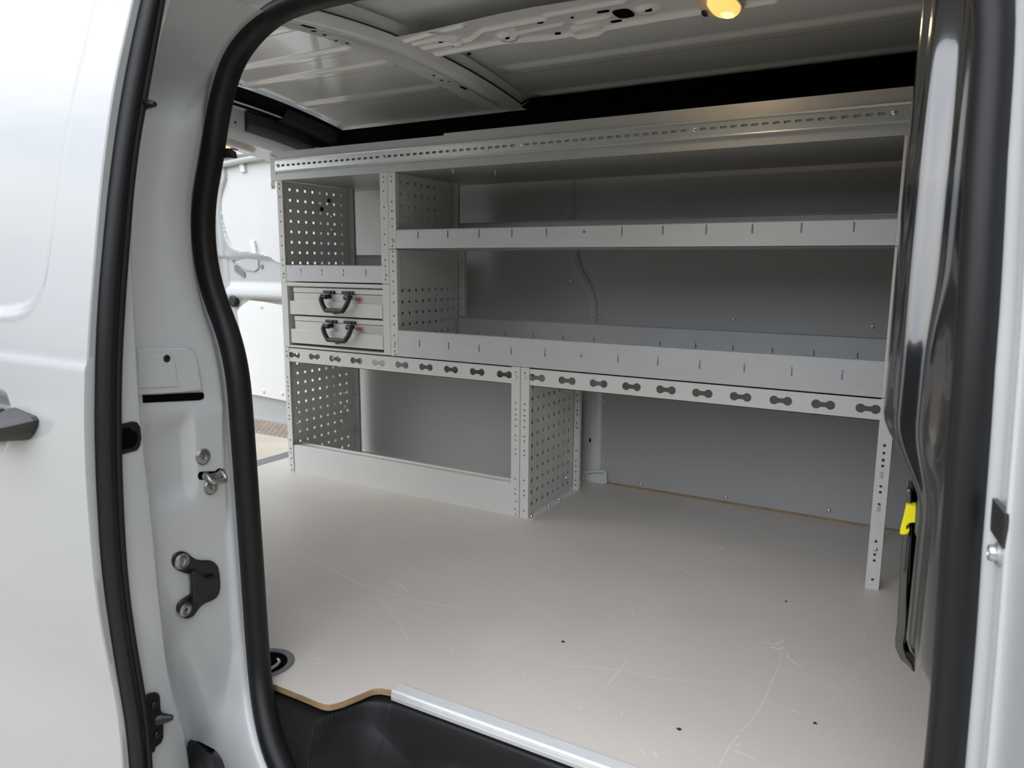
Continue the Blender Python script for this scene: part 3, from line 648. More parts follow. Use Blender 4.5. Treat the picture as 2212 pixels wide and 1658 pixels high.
# ================================================================== SLIDING DOOR, run back along the outside
OUTER = [(301, 0), (266, 157), (235.6, 355), (229, 420), (215, 562), (205, 688), (200.6, 840), (201, 992), (215, 1235), (221.6, 1278), (242, 1420), (262, 1529), (275, 1613), (275, 1658)]
INNER = [(352, 0), (329, 134), (308, 243), (286, 380), (282, 445), (268.5, 617), (258, 800), (257.6, 916), (261, 1068), (272, 1255), (290, 1385), (313, 1511), (323.7, 1605), (323.4, 1658)]
HEM = [(285, 0), (240, 200), (213, 420), (203, 560), (190, 720), (186, 840), (186, 992), (195, 1150), (206, 1290), (222, 1380), (241, 1470), (258, 1550), (263, 1658)]
BND = [(375, 0), (345, 110), (300, 340), (288, 480), (292, 640), (300, 780), (307, 900), (318, 1000), (330, 1090), (345, 1260), (355, 1350), (362, 1430), (375, 1500), (400, 1570), (415, 1658)]
XD = 1.09
def tabz(L_): 
    t = sorted([(P(x, y, 'x', XD).z, P(x, y, 'x', XD).y) for x, y in L_]); s0 = (t[1][1] - t[0][1]) / (t[1][0] - t[0][0]); s1 = (t[-1][1] - t[-2][1]) / (t[-1][0] - t[-2][0])
    t = [(t[0][0] - .4, t[0][1] + .0)] + t + [(t[-1][0] + .25, t[-1][1] + .25 * s1)]
    return t
TO, TI, TH, TB = tabz(OUTER), tabz(INNER), tabz(HEM), tabz(BND)
def sm(tab, z): return sum(interp(tab, z + d) for d in (-.05, -.025, 0, .025, .05)) / 5
sd = thing('sliding_door', (.6, -1.33, -.38), 'white sliding side door run open along the outside, at the left edge', 'door')
def PD(px, py):
    p = P(px, py, 'y', -1.33)
    for _ in range(8): p = P(px, py, 'y', sm(TH, p.z))
    return p
WIN = [tuple(PD(x, y))[0::2] for x, y in [(222, -90), (205, 0), (160, 200), (125, 420), (110, 520), (95, 610), (75, 655), (45, 678), (0, 685)]]
WINP = catmull(WIN, 4) + [(.2, .70), (.2, 1.45), (1.12, 1.45)]
HREC = [tuple(P(x, y, 'y', -1.37))[0::2] for x, y in [(0, 835), (15, 845), (28, 880), (30, 920), (27, 955), (20, 975), (0, 985)]] + [(.72, .485), (.70, .54), (.72, .60)]
def skin_y(x, z):
    y = sm(TH, z)
    y += .012 * smooth(.5, -.05, x)
    d = dist_poly(x, z, WINP)
    if in_poly(x, z, WINP): y += .009 * smooth(0, .016, d) - .0015
    else: y -= .0015 * (1 - smooth(0, .006, d))
    if in_poly(x, z, HREC): y += .026 * smooth(0, .045, dist_poly(x, z, HREC))
    y -= .0025 * smooth(.652, .646, z) * smooth(.30, .60, z)
    return y
m = MB()
m.grid(lambda x, z: (x, skin_y(x, z), z), frange(0.1, .72, 10) + frange(.73, XD - .001, 150), frange(-.38, 1.40, 300))
m.loft([[(XD - .001, skin_y(XD - .001, z), z), (XD + .001, sm(TH, z) + .002, z), (XD + .0015, sm(TO, z), z)] for z in frange(-.38, 1.40, 300)])
m.build('outer_skin', MT['paint'], sd, smooth_deg=40)
m = MB()
m.loft([[(XD, sm(TO, z), z), (XD, sm(TI, z), z), (XD, sm(TB, z) - .006, z), (XD - .002, sm(TB, z) - .002, z), (XD - .008, sm(TB, z), z), (.1, sm(TB, z) - .005, z)] for z in frange(-.38, 1.40, 120)])
m.build('edge_panel', MT['paint_in'], sd, smooth_deg=50)
m = MB()
def seal_ring(z):
    a, b = sm(TO, z) + .002, sm(TI, z); r = []
    for t, h in [(0, 0), (.04, .007), (.12, .013), (.25, .017), (.38, .018), (.52, .016), (.62, .0125), (.68, .011), (.74, .0125), (.82, .0135), (.90, .012), (.96, .008), (1.0, 0)]: r.append((XD + h, lerp(a, b, t), z))
    return r
m.loft([seal_ring(z) for z in frange(-.38, 1.40, 140)]); m.build('edge_seal', MT['rubber'], sd, smooth_deg=60)
# handle
hx = lambda px, py: P(px, py, 'y', -1.374)
GRIP = [hx(*q) for q in [(-40, 886), (0, 884), (27, 880), (10, 898), (8, 912), (10, 938), (14, 944), (0, 942), (-40, 938)]]
CAPP = [hx(*q) for q in [(28, 880), (36, 883), (62, 893), (76, 899), (82, 907), (81.5, 920), (76, 934), (68, 946), (60, 950), (40, 949), (20, 946), (12, 943), (9.5, 930), (8.5, 908), (12, 899)]]
hc_ = (sum(p.x for p in CAPP) / len(CAPP), sum(p.z for p in CAPP) / len(CAPP))
def hring(L_, y, k, dx=0, dz=0): return [(hc_[0] + (p.x - hc_[0]) * k + dx, y, hc_[1] + (p.z - hc_[1]) * k + dz) for p in L_]
m = MB(); m.loft([hring(CAPP, -1.335, 1.0), hring(CAPP, -1.372, 1.0), hring(CAPP, -1.380, .985), hring(CAPP, -1.408, .72, -.012, -.004), hring(CAPP, -1.412, .62, -.014, -.004)], True, True); m.build('handle_cap', MT['handle'], sd, smooth_deg=28)
GR = [Vector((hc_[0] - .018 + dx, 0, hc_[1] + dz)) for dx, dz in [(0, .026), (-.02, .021), (-.1, .019), (-.2, .019), (-.2, -.020), (-.1, -.020), (-.02, -.022), (0, -.025)]]
m = MB(); m.prism([(p.x - .014, p.z) for p in GR], XZ, (0, -1.405, 0), .030); m.build('handle_grip', MT['handle'], sd, bevel=.006, seg=3)
# latch pocket on the door's leading edge
LP = [P(x, y, 'x', XD + .001) for x, y in [(245, 921), (262, 915), (286, 909.5), (296, 911), (303, 921), (306, 945), (303, 962), (296, 973), (262, 982), (245, 986)]]
m = MB(); m.prism([(p.y, p.z) for p in LP], YZ, (XD - .004, 0, 0), .006); lt = m.build('latch_pocket', MT['plastic'], sd, bevel=.0015)
LP2 = [P(x, y, 'x', XD + .002) for x, y in [(254, 928), (280, 922), (286, 930), (296, 933), (298, 950), (294, 956), (290, 965), (255, 973)]]
m = MB(); m.prism([(p.y, p.z) for p in LP2], YZ, (XD + .0015, 0, 0), .001); m.build('latch_cavity', MT['void'], lt)
def peg(px0, py0, px1, py1, r0, r1, par, nm):
    a = P(px0, py0, 'x', XD + .004); e = ray(px1, py1)
    # peg points forward (+x) and a little inward
    b = a + Vector((.05, 0, 0)); best = min((abs((CAM + e * t - a).y) + abs((CAM + e * t - a).z), t) for t in [k * .002 for k in range(200, 900)])
    b = CAM + e * best[1]
    m = MB(); d = b - a; m.tube([a - d * .2, a, a + d * .25, a + d * .85, b - d * .03, b], [r0 * 1.3, r0 * 1.2, r0, r1, r1 * .85, r1 * .3], 12); return m.build(nm, MT['plastic'], par, smooth_deg=50)
peg(310, 224.5, 335, 225, .0075, .0045, sd, 'locating_peg')
GB = [P(x, y, 'x', XD + .002) for x, y in [(306, 1505), (325, 1496), (338, 1494), (343, 1500), (345, 1530), (350, 1540), (351, 1565), (351, 1590), (346, 1603), (334, 1612), (333, 1620), (320, 1630), (306, 1632)]]
m = MB(); m.prism([(p.y, p.z) for p in GB], YZ, (XD - .003, 0, 0), .009); gb = m.build('guide_bracket', MT['plastic'], sd, bevel=.002)
for q in ((335, 1522), (341, 1586)): bolt_mb(P(*q, 'x', XD + .008), (1, 0, 0), .0065, .004, 16).build('screw', MT['dullsteel' if False else 'plastic'], gb)
peg(346, 1552, 374, 1549, .0085, .005, gb, 'guide_peg')
# ================================================================== SILL: strip, step, lashing cup
al = MB()
a0, b0 = P(865, 1475, 'z', .003), P(1400, 1658, 'z', .003); c0 = P(845, 1491, 'z', .003)
yb, yf = -.934, -.963
prof = [(yb, .0005), (yb - .001, .0028)]
n = 12
for k in range(n):
    y = lerp(yb - .002, yf + .003, k / n); dy = (yb - yf - .005) / n
    prof += [(y, .0032), (y - dy * .45, .0032), (y - dy * .55, .0024), (y - dy * .9, .0024)]
prof += [(yf + .001, .003), (yf, .0015), (yf - .001, -.004), (yf - .0006, -.005), (yf - .0016, -.009), (yf - .001, -.016), (yf + .004, -.0125)]
x0f = lambda y: lerp(c0.x, a0.x, (y - yf) / (yb - yf)) + .004 * max(0, 1 - abs((y - yb)) / .006)
al.loft([[(x0f(y), y + .0, z) for y, z in prof], [(2.16, y + .012, z) for y, z in prof]])
al.add([(x0f(y), y, z) for y, z in prof], [tuple(range(len(prof)))])
tag(al.build('sill_strip', MT['alu'], smooth_deg=15), 'ribbed aluminium edge strip along the floor at the step', 'edge strip')

st = MB()
CREST = catmull([(1.0, -1.20), (1.185, -1.141), (1.204, -1.102), (1.226, -1.054), (1.242, -1.012), (1.265, -.982), (1.30, -.972), (1.36, -.970), (2.4, -.962)], 6)
def step_z(x, y):
    # rounded crest beside the floor board, then the walls of the step well
    yc = interp(CREST, x)
    d = yc - y
    z = -.020 - .012 * smooth(.0, .020, d)
    w = smooth(.008, .060, d) * smooth(1.225, 1.42, x - .5 * (y + 1.0))
    ramp = max(0.0, x - 1.215) * .45 * smooth(-.005, .02, d) * (1 - w)
    return z - min(.06, ramp) - .22 * w
def step_rim(x):
    lo, hi = -.95, -1.2
    for _ in range(30):
        y = (lo + hi) / 2
        if y > YS(step_z(x, y)) + .010: lo = y
        else: hi = y
    return lo
sx = frange(1.055, 1.50, 180) + frange(1.505, 2.13, 60); rows = []
for x in sx:
    ym = step_rim(x); zm = step_z(x, ym); row = [(x, y, step_z(x, y)) for y in frange(-.948, ym, 120)]
    row += [(x, YS(z) + .010, z) for z in frange(zm - .004, -.36, 8)]
    rows.append(row)
st.loft(rows)
tag(st.build('step_tread_cover', MT['grain'], smooth_deg=60), 'grained black plastic step well below the floor edge', 'step')
lc = thing('lashing_cup', (1.02, -1.0, 0), 'round black lashing point cup let into the floor by the seal', 'lashing point')
m = MB(); m.lathe([(.056, .0003), (.056, .002), (.052, .0032), (.044, .0022), (.042, .0006)], (1.016, -1.014, 0), (0, 0, 1), 32); m.build('rim', MT['grey_plastic'], lc)
m = MB(); m.lathe([(.0425, .0009), (.03, .0008), (0, .0008)], (1.016, -1.014, 0), (0, 0, 1), 32); m.build('bowl', MT['void'], lc)
m = MB(); m.tube(catmull([(1.035, -1.045, .003), (1.048, -1.035, .006), (1.050, -1.02, .007), (1.044, -1.004, .006), (1.030, -.995, .003)], 4), .0035, 8); m.build('ring', MT['steel'], lc, smooth_deg=60)

# ================================================================== RIGHT SIDE: door post and bulkhead
wr = MB()
def post_ring(z):
    xs = interp(sorted([(p.z, p.x) for p in RT]), z) + (0 if z > RT[-1].z else 0); y0 = YS(z)
    pts = [(xs + .012, y0 + .012), (xs + .006, y0 + .004), (xs + .008, y0 - .004), (xs + .020, y0 - .020), (xs + .028, y0 - .035), (xs + .031, y0 - .060), (xs + .030, y0 - .085), (xs + .034, y0 - .092), (xs + .040, y0 - .12), (xs + .045, y0 - .18), (xs + .047, y0 - .23), (xs + .055, y0 - .245), (xs + .12, y0 - .25)]
    return [(x, y, z) for x, y in catmull(pts, 3)]
wr.loft([post_ring(z) for z in frange(-.42, 1.40, 60)])
wallr = struct(wr.build('wall_right', MT['paint_in'], smooth_deg=60))
def PR_(px, py):
    p = P(px, py, 'y', -1.15)
    for _ in range(10):
        p = P(px, py, 'y', p.y)
        xs = interp(sorted([(q.z, q.x) for q in RT]), p.z); y0 = YS(p.z)
        # follow the ray until it meets the post profile
        d = ray(px, py); lo, hi = .3, 1.2
        for k in range(300):
            q = CAM + d * (lo + (hi - lo) * k / 299); xs = interp(sorted([(w.z, w.x) for w in RT]), q.z); yy = q.y - YS(q.z)
            xp = xs + interp([(-.25, .055), (-.23, .047), (-.18, .045), (-.12, .040), (-.092, .034), (-.085, .030), (-.06, .031), (-.035, .028), (-.02, .020), (0, .006)], yy)
            if q.x >= xp: return q
        return p
A = [PR_(*q) for q in [(2155, 1076), (2182, 1110), (2182, 1130), (2177, 1186), (2150, 1146), (2151, 1120)]]
m = MB(); m.add(A + [p + Vector((-.0045, 0, 0)) for p in A], [tuple(range(6, 12)), tuple(range(6))] + [(i, (i + 1) % 6, 6 + (i + 1) % 6, 6 + i) for i in range(6)])
tag(m.build('cavity_plug', MT['satin']), 'dark slanted plug in the white right door post', 'plug')
pb = thing('post_bolt', PR_(2165, 1195), 'silver round bolt with washer on the white right door post', 'bolt')
p = PR_(2163, 1196)
m = MB(); m.lathe([(.0125, -.001), (.0125, .003), (.011, .0045), (.007, .0045)], p, (-1, -.15, 0), 24); m.build('washer', MT['zinc'], pb)
m = MB(); m.lathe([(.0085, .004), (.0085, .009), (.0075, .011), (.004, .0115), (.0035, .009), (0, .009)], p, (-1, -.15, 0), 24); m.build('bolt_head', MT['zinc'], pb)

# black bulkhead seen edge-on, bulged above, stepped back below
UPP = [(2.170, -1.055), (2.150, -1.035), (2.136, -1.010), (2.128, -.985), (2.124, -.965), (2.120, -.957), (2.108, -.953), (2.094, -.950), (2.086, -.944), (2.082, -.932), (2.080, -.922), (2.076, -.915), (2.070, -.905), (2.067, -.89), (2.066, -.86), (2.068, -.80), (2.070, -.4), (2.070, .55)]
LOW = [(2.170, -1.055), (2.152, -1.035), (2.142, -1.012), (2.139, -.985), (2.137, -.972), (2.135, -.968), (2.132, -.966), (2.129, -.964), (2.127, -.960), (2.126, -.955), (2.126, -.945), (2.127, -.93), (2.129, -.915), (2.132, -.89), (2.136, -.86), (2.14, -.80), (2.15, -.4), (2.15, .55)]
BOT = [(2.185, -1.055), (2.18, -1.03), (2.178, -1.0), (2.176, -.98), (2.175, -.972), (2.175, -.968), (2.175, -.966), (2.175, -.964), (2.175, -.960), (2.175, -.955), (2.175, -.945), (2.175, -.93), (2.175, -.915), (2.175, -.89), (2.175, -.86), (2.175, -.80), (2.175, -.4), (2.175, .55)]
def bulk(z):
    t = smooth(.50, .61, z); b = smooth(.335, .285, z)
    tp = smooth(.80, .68, z)
    r = []
    for i, (u, l, w) in enumerate(zip(UPP, LOW, BOT)):
        ux, uy = u
        if 3 <= i <= 8: ux += (.010 - .0022 * (i - 3)) * -tp * .8
        x, y = lerp(l[0], ux, t), lerp(l[1], uy, t); x, y = lerp(x, w[0], b), lerp(y, w[1], b)
        dy = (YS(z) + 1.055) * (1 - smooth(-.95, -.5, y))
        r.append((x + (.005 + .002 * smooth(.95, .62, z)) * t * (1 if i > 8 else .3), y + dy, z))
    return [(x, y, z) for x, y, z in catmull(r, 3)]
m = MB(); m.loft([bulk(z) for z in frange(-.02, 1.45, 120)])
struct(m.build('wall_front', MT['gloss'], smooth_deg=60))
# hex screw on the bulkhead flange
p = P(1981, 1012, 'y', -.80)
hs = thing('bulkhead_screw', p, 'bright hexagon screw on the black bulkhead edge', 'screw')
m = MB(); m.lathe([(.0075, 0), (.0075, .009), (.006, .0105), (0, .0105)], p + Vector((.0045, 0, 0)), (-1, 0, 0), 6); m.build('screw_head', MT['steel'], hs, smooth_deg=0)
m = MB(); m.lathe([(.0125, 0), (.0125, .003), (.007, .003)], p + Vector((.0075, 0, 0)), (-1, 0, 0), 20); m.build('washer', MT['zinc'], hs)
# black lever strip with the yellow hook
lv = thing('release_lever', P(1950, 1250, 'y', -.86), 'black curved lever strip standing off the bulkhead by the right post', 'lever')
LV = [(1957, 1058), (1955, 1100), (1950, 1150), (1946, 1200), (1941, 1280), (1937, 1350), (1933, 1380), (1934, 1400), (1945, 1425), (1960, 1437), (1972, 1452), (1977, 1450), (1970, 1432), (1960, 1420), (1954, 1402), (1953, 1390), (1957, 1370), (1959, 1340), (1960, 1280), (1963, 1220), (1966, 1160), (1969, 1100), (1969, 1056)]
m = MB(); m.prism([(p.x, p.z) for p in [P(*q, 'y', -.86) for q in LV]], XZ, (0, -.86, 0), .05); m.build('bar', MT['gloss'], lv, bevel=.0018)
RB = [(1959, 1160), (1962, 1160), (1956, 1236), (1952, 1236)]
for dx in (0, 5): 
    m = MB(); m.prism([(p.x, p.z) for p in [P(x + dx, y, 'y', -.8615) for x, y in RB]], XZ, (0, -.862, 0), .004); m.build('rib', MT['satin'], lv, bevel=.0005)
m = MB(); m.prism([(p.x, p.z) for p in [P(*q, 'y', -.858) for q in [(1971, 1052), (1979, 1046), (1980, 1095), (1976, 1130), (1972, 1180), (1986, 1214), (1980, 1330), (1974, 1440), (1962, 1420), (1955, 1395), (1960, 1300), (1966, 1180)]]], XZ, (0, -.825, 0), .03); m.build('dark_void_sheet', MT['void'], lv)  # near-black sheet, painting the dark void between lever and flange
for k in range(6):
    m = MB(); m.prism([(p.x, p.z) for p in [P(x, y + 8.6 * k, 'y', -.84) for x, y in [(1971, 1283), (1980, 1284), (1979.5, 1287), (1970.5, 1286)]]], XZ, (0, -.84, 0), .01); m.build('rung', MT['satin'], lv)
YH = [(1957, 1090), (1968, 1092), (1979, 1093.5), (1977, 1129), (1972, 1128), (1963, 1130), (1958.5, 1135), (1957, 1142), (1961, 1145), (1962, 1141), (1965, 1146), (1960, 1153), (1953, 1154.5), (1946, 1154), (1943.5, 1151), (1945, 1143), (1951, 1120), (1955, 1103)]
m = MB(); m.prism([(p.x, p.z) for p in [P(*q, 'y', -.87) for q in YH]], XZ, (0, -.87, 0), .02); tag(m.build('hook_clip', MT['yellow'], bevel=.0012), 'bright yellow plastic hook clipped on the black lever', 'hook')
# ================================================================== RACKING
LOWP = [112, 428, 488, 543, 593, 660, 757, 805, 903, 950, 1210, 1320, 1370, 1530]
def zl(y): return .482 - (y - 60) / 1550 * .482
LOW_Z = [zl(y) for y in LOWP]; LOW_B = [zl(160), zl(1437), zl(1580)]
UPZ = [1.088 - (y - 345) / 860 * .361 for y in (375, 412, 482, 605, 692, 817, 897, 1018, 1068, 1172)]; UPB = [1.088 - (1138 - 345) / 860 * .361]

def post(root, x0, x1, z0, z1, hz, bz, side=1, mat=None, rear=True, hr=.0032):
    """front post: punched face with a folded return, bolts; a rear post of the same section"""
    mat = mat or MT['rack']; xc = (x0 + x1) / 2
    m = MB(); m.plate(rect(x0, x1, z0, z1), [circ(xc, z, hr, 10) for z in hz if z0 + .006 < z < z1 - .006], XZ, (0, 0, 0), .0018)
    xr = x0 if side > 0 else x1
    m.box(min(xr, xr + side * .0018), max(xr, xr + side * .0018), .0018, .028, z0, z1)
    m.box(min(xr + side * .0285, xr + side * .027), max(xr + side * .0285, xr + side * .027), .0018, .016, z0, z1) if x1 - x0 > .0285 else None
    # closed back so the punched holes read dark
    m.box(x0 + .001, x1 - .001, .015, .0165, z0 + .001, z1 - .001)
    p = m.build('post', mat, root, smooth_deg=20)
    for z in bz:
        if z0 < z < z1: screw_mb((xc, 0, z), (0, -1, 0), .0052, .0050, n=12).build('bolt', MT['steel'], p, smooth_deg=40)
    return p
def perf(root, x, y0, y1, z0, z1, hy, hz, nm='perforated_panel', hw=.0048, extra=(), t=.0015, rear_flange=0, mat=None):
    holes = [rect(a - hw, a + hw, b - hw, b + hw) for a in hy for b in hz if y0 + .007 < a < y1 - .007 and z0 + .007 < b < z1 - .007]
    holes += [circ(a, b, r, 10) for a, b, r in extra]
    m = MB(); m.plate(rect(y0, y1, z0, z1), holes, YZ, (x, 0, 0), t)
    return m.build(nm, mat or MT['rack'], root, smooth_deg=0)
def rear_post(root, x0, x1, y, z0, z1, hz):
    xc = (x0 + x1) / 2
    m = MB(); m.plate(rect(x0, x1, z0, z1), [circ(xc, z, .0035, 10) for z in hz if z0 + .008 < z < z1 - .008], XZ, (0, y, 0), .0018); m.box(x0, x1, y + .012, y + .0135, z0, z1); m.box(x0, x0 + .0015, y, y + .0135, z0, z1)
    return m.build('rear_post', MT['rack'], root, smooth_deg=20)
def keyholes(xs, zc):
    out = []
    for x in xs:
        r, d, hh = .0118, .0165, .0062; pts = []
        a0 = math.asin(hh / r)
        for k in range(9): t = math.pi - math.pi + a0 + (2 * math.pi - 2 * a0) * k / 8; pts.append((x - d + r * math.cos(t), zc + r * math.sin(t)))
        q = []
        for k in range(9): t = math.pi + a0 + (2 * math.pi - 2 * a0) * k / 8; q.append((x + d + r * math.cos(t), zc + r * math.sin(t)))
        out.append(pts + q)
    return out
def beam(root, x0, x1, z0, z1, xs, zc):
    m = MB(); m.plate(rect(x0, x1, z0, z1), keyholes(xs, zc), XZ, (0, .001, 0), .0015)
    m.box(x0, x1, .001, .018, z0, z0 + .0015); m.box(x0, x1, .001, .020, z1 - .0015, z1)
    return m.build('beam', MT['rack'], root, smooth_deg=20)
def lip_tray(root, x0, x1, zb, zf, zr, slots, zs, depth=.362, dots=(), mat=None):
    """shelf tray: floor, slotted front lip, taller slotted back lip"""
    mat = mat or MT['tray']; m = MB()
    hl = [rect(x - .002, x + .002, zs - .012, zs + .012) for x in slots] + [circ(x, zs, .0042, 10) for x in dots]
    m.plate(rect(x0, x1, zb, zf), hl, XZ, (0, .0005, 0), .0014); m.box(x0, x1, .0005, .010, zf - .0008, zf + .0006)
    f = m.build('front_lip', mat, root, smooth_deg=20)
    m = MB(); m.box(x0, x1, .0005, depth, zb, zb + .0014); m.build('shelf_floor', mat, root)
    m = MB(); m.plate(rect(x0, x1, zb, zr), [rect(x - .002, x + .002, zs - .006, zs + .018) for x in slots], XZ, (0, depth - .0014, 0), .0014); m.box(x0, x1, depth - .010, depth, zr - .0008, zr + .0006)
    m.build('back_lip', mat, root, smooth_deg=20)

# ---- lower left bay
la = thing('open_rack_unit', (.51, .18, 0), 'grey lower rack bay with a kick board and punched side, at the left', 'rack unit')
HYL = [.0485 + .038 * i for i in range(-1, 9)]; HZL = [.2255 - .038 * j for j in range(-6, 6)]
post(la, 0, .026, 0, .482, LOW_Z, LOW_B, 1); post(la, .993, 1.0235, 0, .482, LOW_Z, LOW_B, -1)
perf(la, .0145, .002, .352, 0, .482, HYL, HZL, extra=[(.0365, .2435, .0030), (.0365, .182, .0030), (.3, .262, .003), (.3, .206, .003)])
perf(la, 1.006, .002, .352, 0, .482, HYL, HZL)
rear_post(la, .0165, .045, .352, 0, .482, [.45, .43, .40, .36, .3, .25, .18, .12, .05]); rear_post(la, .978, 1.006, .352, 0, .482, [])
beam(la, .027, .993, .427, .481, [.054 + .1014 * k for k in range(10)], .4545)
m = MB(); m.box(.028, .992, .002, .0035, 0, .104); m.loft([[(x, .002, .104), (x, .006, .1065), (x, .013, .107), (x, .016, .1035), (x, .040, .1035), (x, .043, .1065), (x, .050, .107), (x, .053, .104), (x, .053, .0)] for x in (.030, .992)]); m.build('kick_board', MT['rack'], la, smooth_deg=25)
m = MB(); m.box(.027, .993, .02, .352, .472, .4735); m.build('top_shelf', MT['rack'], la)
m = MB(); m.prism([(.245, .107), (.35, .107), (.35, .215)], YZ, (.02, 0, 0), .0016); m.prism([(.02, .245), (.06, .35), (.02, .35)], XY, (0, 0, .1055), .002); m.build('gusset', MT['rack'], la)

# ---- lower right bay
lb = thing('open_rack_unit', (1.54, .18, 0), 'grey lower rack bay open to the floor, beside the single right post', 'rack unit')
post(lb, 1.026, 1.056, 0, .482, LOW_Z, [LOW_B[0]], 1); post(lb, 2.022, 2.053, 0, .482, LOW_Z + [.33], [.105], -1, hr=.0036)
perf(lb, 1.0405, .002, .352, .014, .482, [.0485 + .038 * i for i in range(0, 9)], HZL, hw=.0052)
rear_post(lb, 1.042, 1.067, .352, 0, .482, [.345, .323, .29, .275, .245, .228, .145, .108, .09, .068, .036, .02])
beam(lb, 1.057, 2.022, .427, .481, [1.082 + .1014 * k for k in range(10)], .4535)
m = MB(); m.box(1.042, 1.072, .002, .362, .0, .0016); m.box(1.042, 1.0436, .002, .362, 0, .014); bf = m.build('foot_flange', MT['rack'], lb)
for y in (.02, .14, .215, .30): screw_mb((1.058, y, .0016), (0, 0, 1), .006, .008, n=12).build('bolt', MT['steel'], bf, smooth_deg=40)
m = MB(); m.box(1.057, 2.022, .02, .352, .472, .4735); m.build('top_shelf', MT['rack'], lb)
screw_mb((1.042, .29, .06), (1, 0, 0), .0055, .010, n=12).build('bolt', MT['steel'], lb, smooth_deg=40)
for z in (.285, .200):
    m = MB(); m.prism(rrect(2.0335, 2.0415, z, z + .018, .0039), XZ, (0, -.0004, 0), .0008); m.build('long_slot', MT['fascia'], lb)
rear_post(lb, 2.024, 2.034, .345, 0, .482, [])

# ---- upper left: case cabinet
ca = thing('case_cabinet', (.27, .18, .483), 'grey open cabinet framing two suitcases, on the lower left bay', 'cabinet')
m = MB(); m.box(0.0, .0275, 0, .020, .484, .724); m.box(.0275, .031, .0, .34, .484, .724); m.box(0.0, .0275, .02, .34, .484, .4855); m.box(0, .002, .02, .34, .484, .724); m.build('side_frame', MT['rack'], ca, bevel=.001)
m = MB(); m.box(.485, .5155, 0, .020, .484, .724); m.box(.4825, .4855, .004, .34, .484, .724); m.box(.5135, .5155, .02, .34, .484, .724); m.build('side_frame', MT['rack'], ca, bevel=.001)
m = MB(); m.box(.0275, .485, .0005, .34, .712, .7235); m.box(.0275, .485, .0025, .02, .709, .713); m.build('top_rail', MT['rack'], ca, bevel=.001)
m = MB(); m.box(.0275, .485, .0005, .34, .4835, .4905); m.build('bottom_rail', MT['rack'], ca, bevel=.001)
m = MB(); m.box(.031, .4825, .338, .34, .4905, .712); m.build('back_panel', MT['rack'], ca)
for z in (.6035,):
    for xa in (.031, .464):
        m = MB(); m.box(xa, xa + .0185, .02, .33, z - .001, z + .001); m.build('runner', MT['zinc'], ca)

def case(zt, zseam, zstep, zb, label, lx):
    cs = thing('tool_case', (.265, .15, zb), label, 'case', 'aluminium cases in the rack cabinet')
    xl, xr = .040, .481
    m = MB(); m.box(xl, xr, .0015, .33, zb, zstep); m.box(xl + .013, xr, .010, .33, zstep - .002, zseam - .0008)
    body = m.build('body', MT['rack'], cs, bevel=.0018)
    m = MB()
    for k in range(6): m.box(.352 + .0, xr - .001, .0088, .0105, zstep + .003 + k * .0043, zstep + .003 + k * .0043 + .0022)
    m.build('ribbed_panel', MT['fascia'], body)
    m = MB(); m.box(xl + .0135, xr, .008, .33, zseam + .0008, zt); m.build('lid', MT['rack'], cs, bevel=.0018)
    for x in (lx, lx + .088):
        m = MB(); m.box(x, x + .054, .002, .010, zseam - .000, zseam + .0105); lt = m.build('latch', MT['plastic'], cs, bevel=.0012)
        m = MB(); m.box(x + .012, x + .040, -.001, .003, zseam - .0015, zseam + .0085); m.build('latch_tab', MT['handle'], lt, bevel=.0012)
    zh = zseam - .008; x0, x1 = lx + .010, lx + .142
    m = MB()
    hp = [(x0 + .003, -.016, zh), (x0 + .001, -.020, zh - .012), (x0 + .010, -.022, zh - .030), (x0 + .026, -.024, zh - .0495), (x1 - .026, -.024, zh - .0495), (x1 - .010, -.022, zh - .030), (x1 - .001, -.020, zh - .012), (x1 - .003, -.016, zh)]
    fine = []
    for i in range(len(hp) - 1):
        for k in range(5): fine.append(tuple(lerp(a, b, k / 5) for a, b in zip(hp[i], hp[i + 1])))
    fine.append(hp[-1])
    m.tube(fine, .0085, 10, flat=(1.0, .95), up=(0, 1, 0)); h = m.build('handle', MT['handle'], cs, smooth_deg=50)
    for x, dx in ((x0 + .003, 1), (x1 - .003, -1)):
        m = MB(); m.tube([(x - dx * .004, -.016, zh - .002), (x + dx * .020, -.014, zh - .003)], .0085, 12); m.tube([(x + dx * .014, -.014, zh - .003), (x + dx * .014, .012, zh - .003)], .0075, 12); m.build('hinge', MT['plastic'], h, smooth_deg=50)
    m = MB(); m.prism([(.2, -.0), (.214, -.002), (.222, -.0), (.236, .0005), (.224, .003), (.21, .003)], XZ, (lx - .157 , .0008, zb + .0095), .001); m.build('thumb_notch', MT['plastic'], cs)
    # small orange-red maker's lettering
    m = MB(); zc = zseam - .0115; xx = .3555; hgt = .0098; w = .0062; s = .0019
    def bar(a, b, c, d): m.box(xx + a, xx + b, .0078, .0088, zc - hgt + c * hgt, zc - hgt + d * hgt)
    for ch in 'HUKE':
        if ch in 'HUKE': bar(0, s, 0, 1)
        if ch == 'H': bar(w - s, w, 0, 1); bar(s, w - s, .4, .6)
        if ch == 'U': bar(w - s, w, 0, 1); bar(s, w - s, 0, .2)
        if ch == 'K': bar(s, w * .6, .40, .60); bar(w - s, w, .62, 1); bar(w - s, w, 0, .38)
        if ch == 'E': bar(s, w, 0, .2); bar(s, w, .4, .6); bar(s, w, .8, 1)
        xx += w + .0012
    m.build('lettering', MT['orange'], cs)
case(.7055, .6865, .656, .6065, 'silver-grey suitcase with black handle, upper one of the pair in the cabinet', .207)
case(.6005, .5825, .5515, .500, 'silver-grey suitcase with black handle, lower one of the pair in the cabinet', .213)

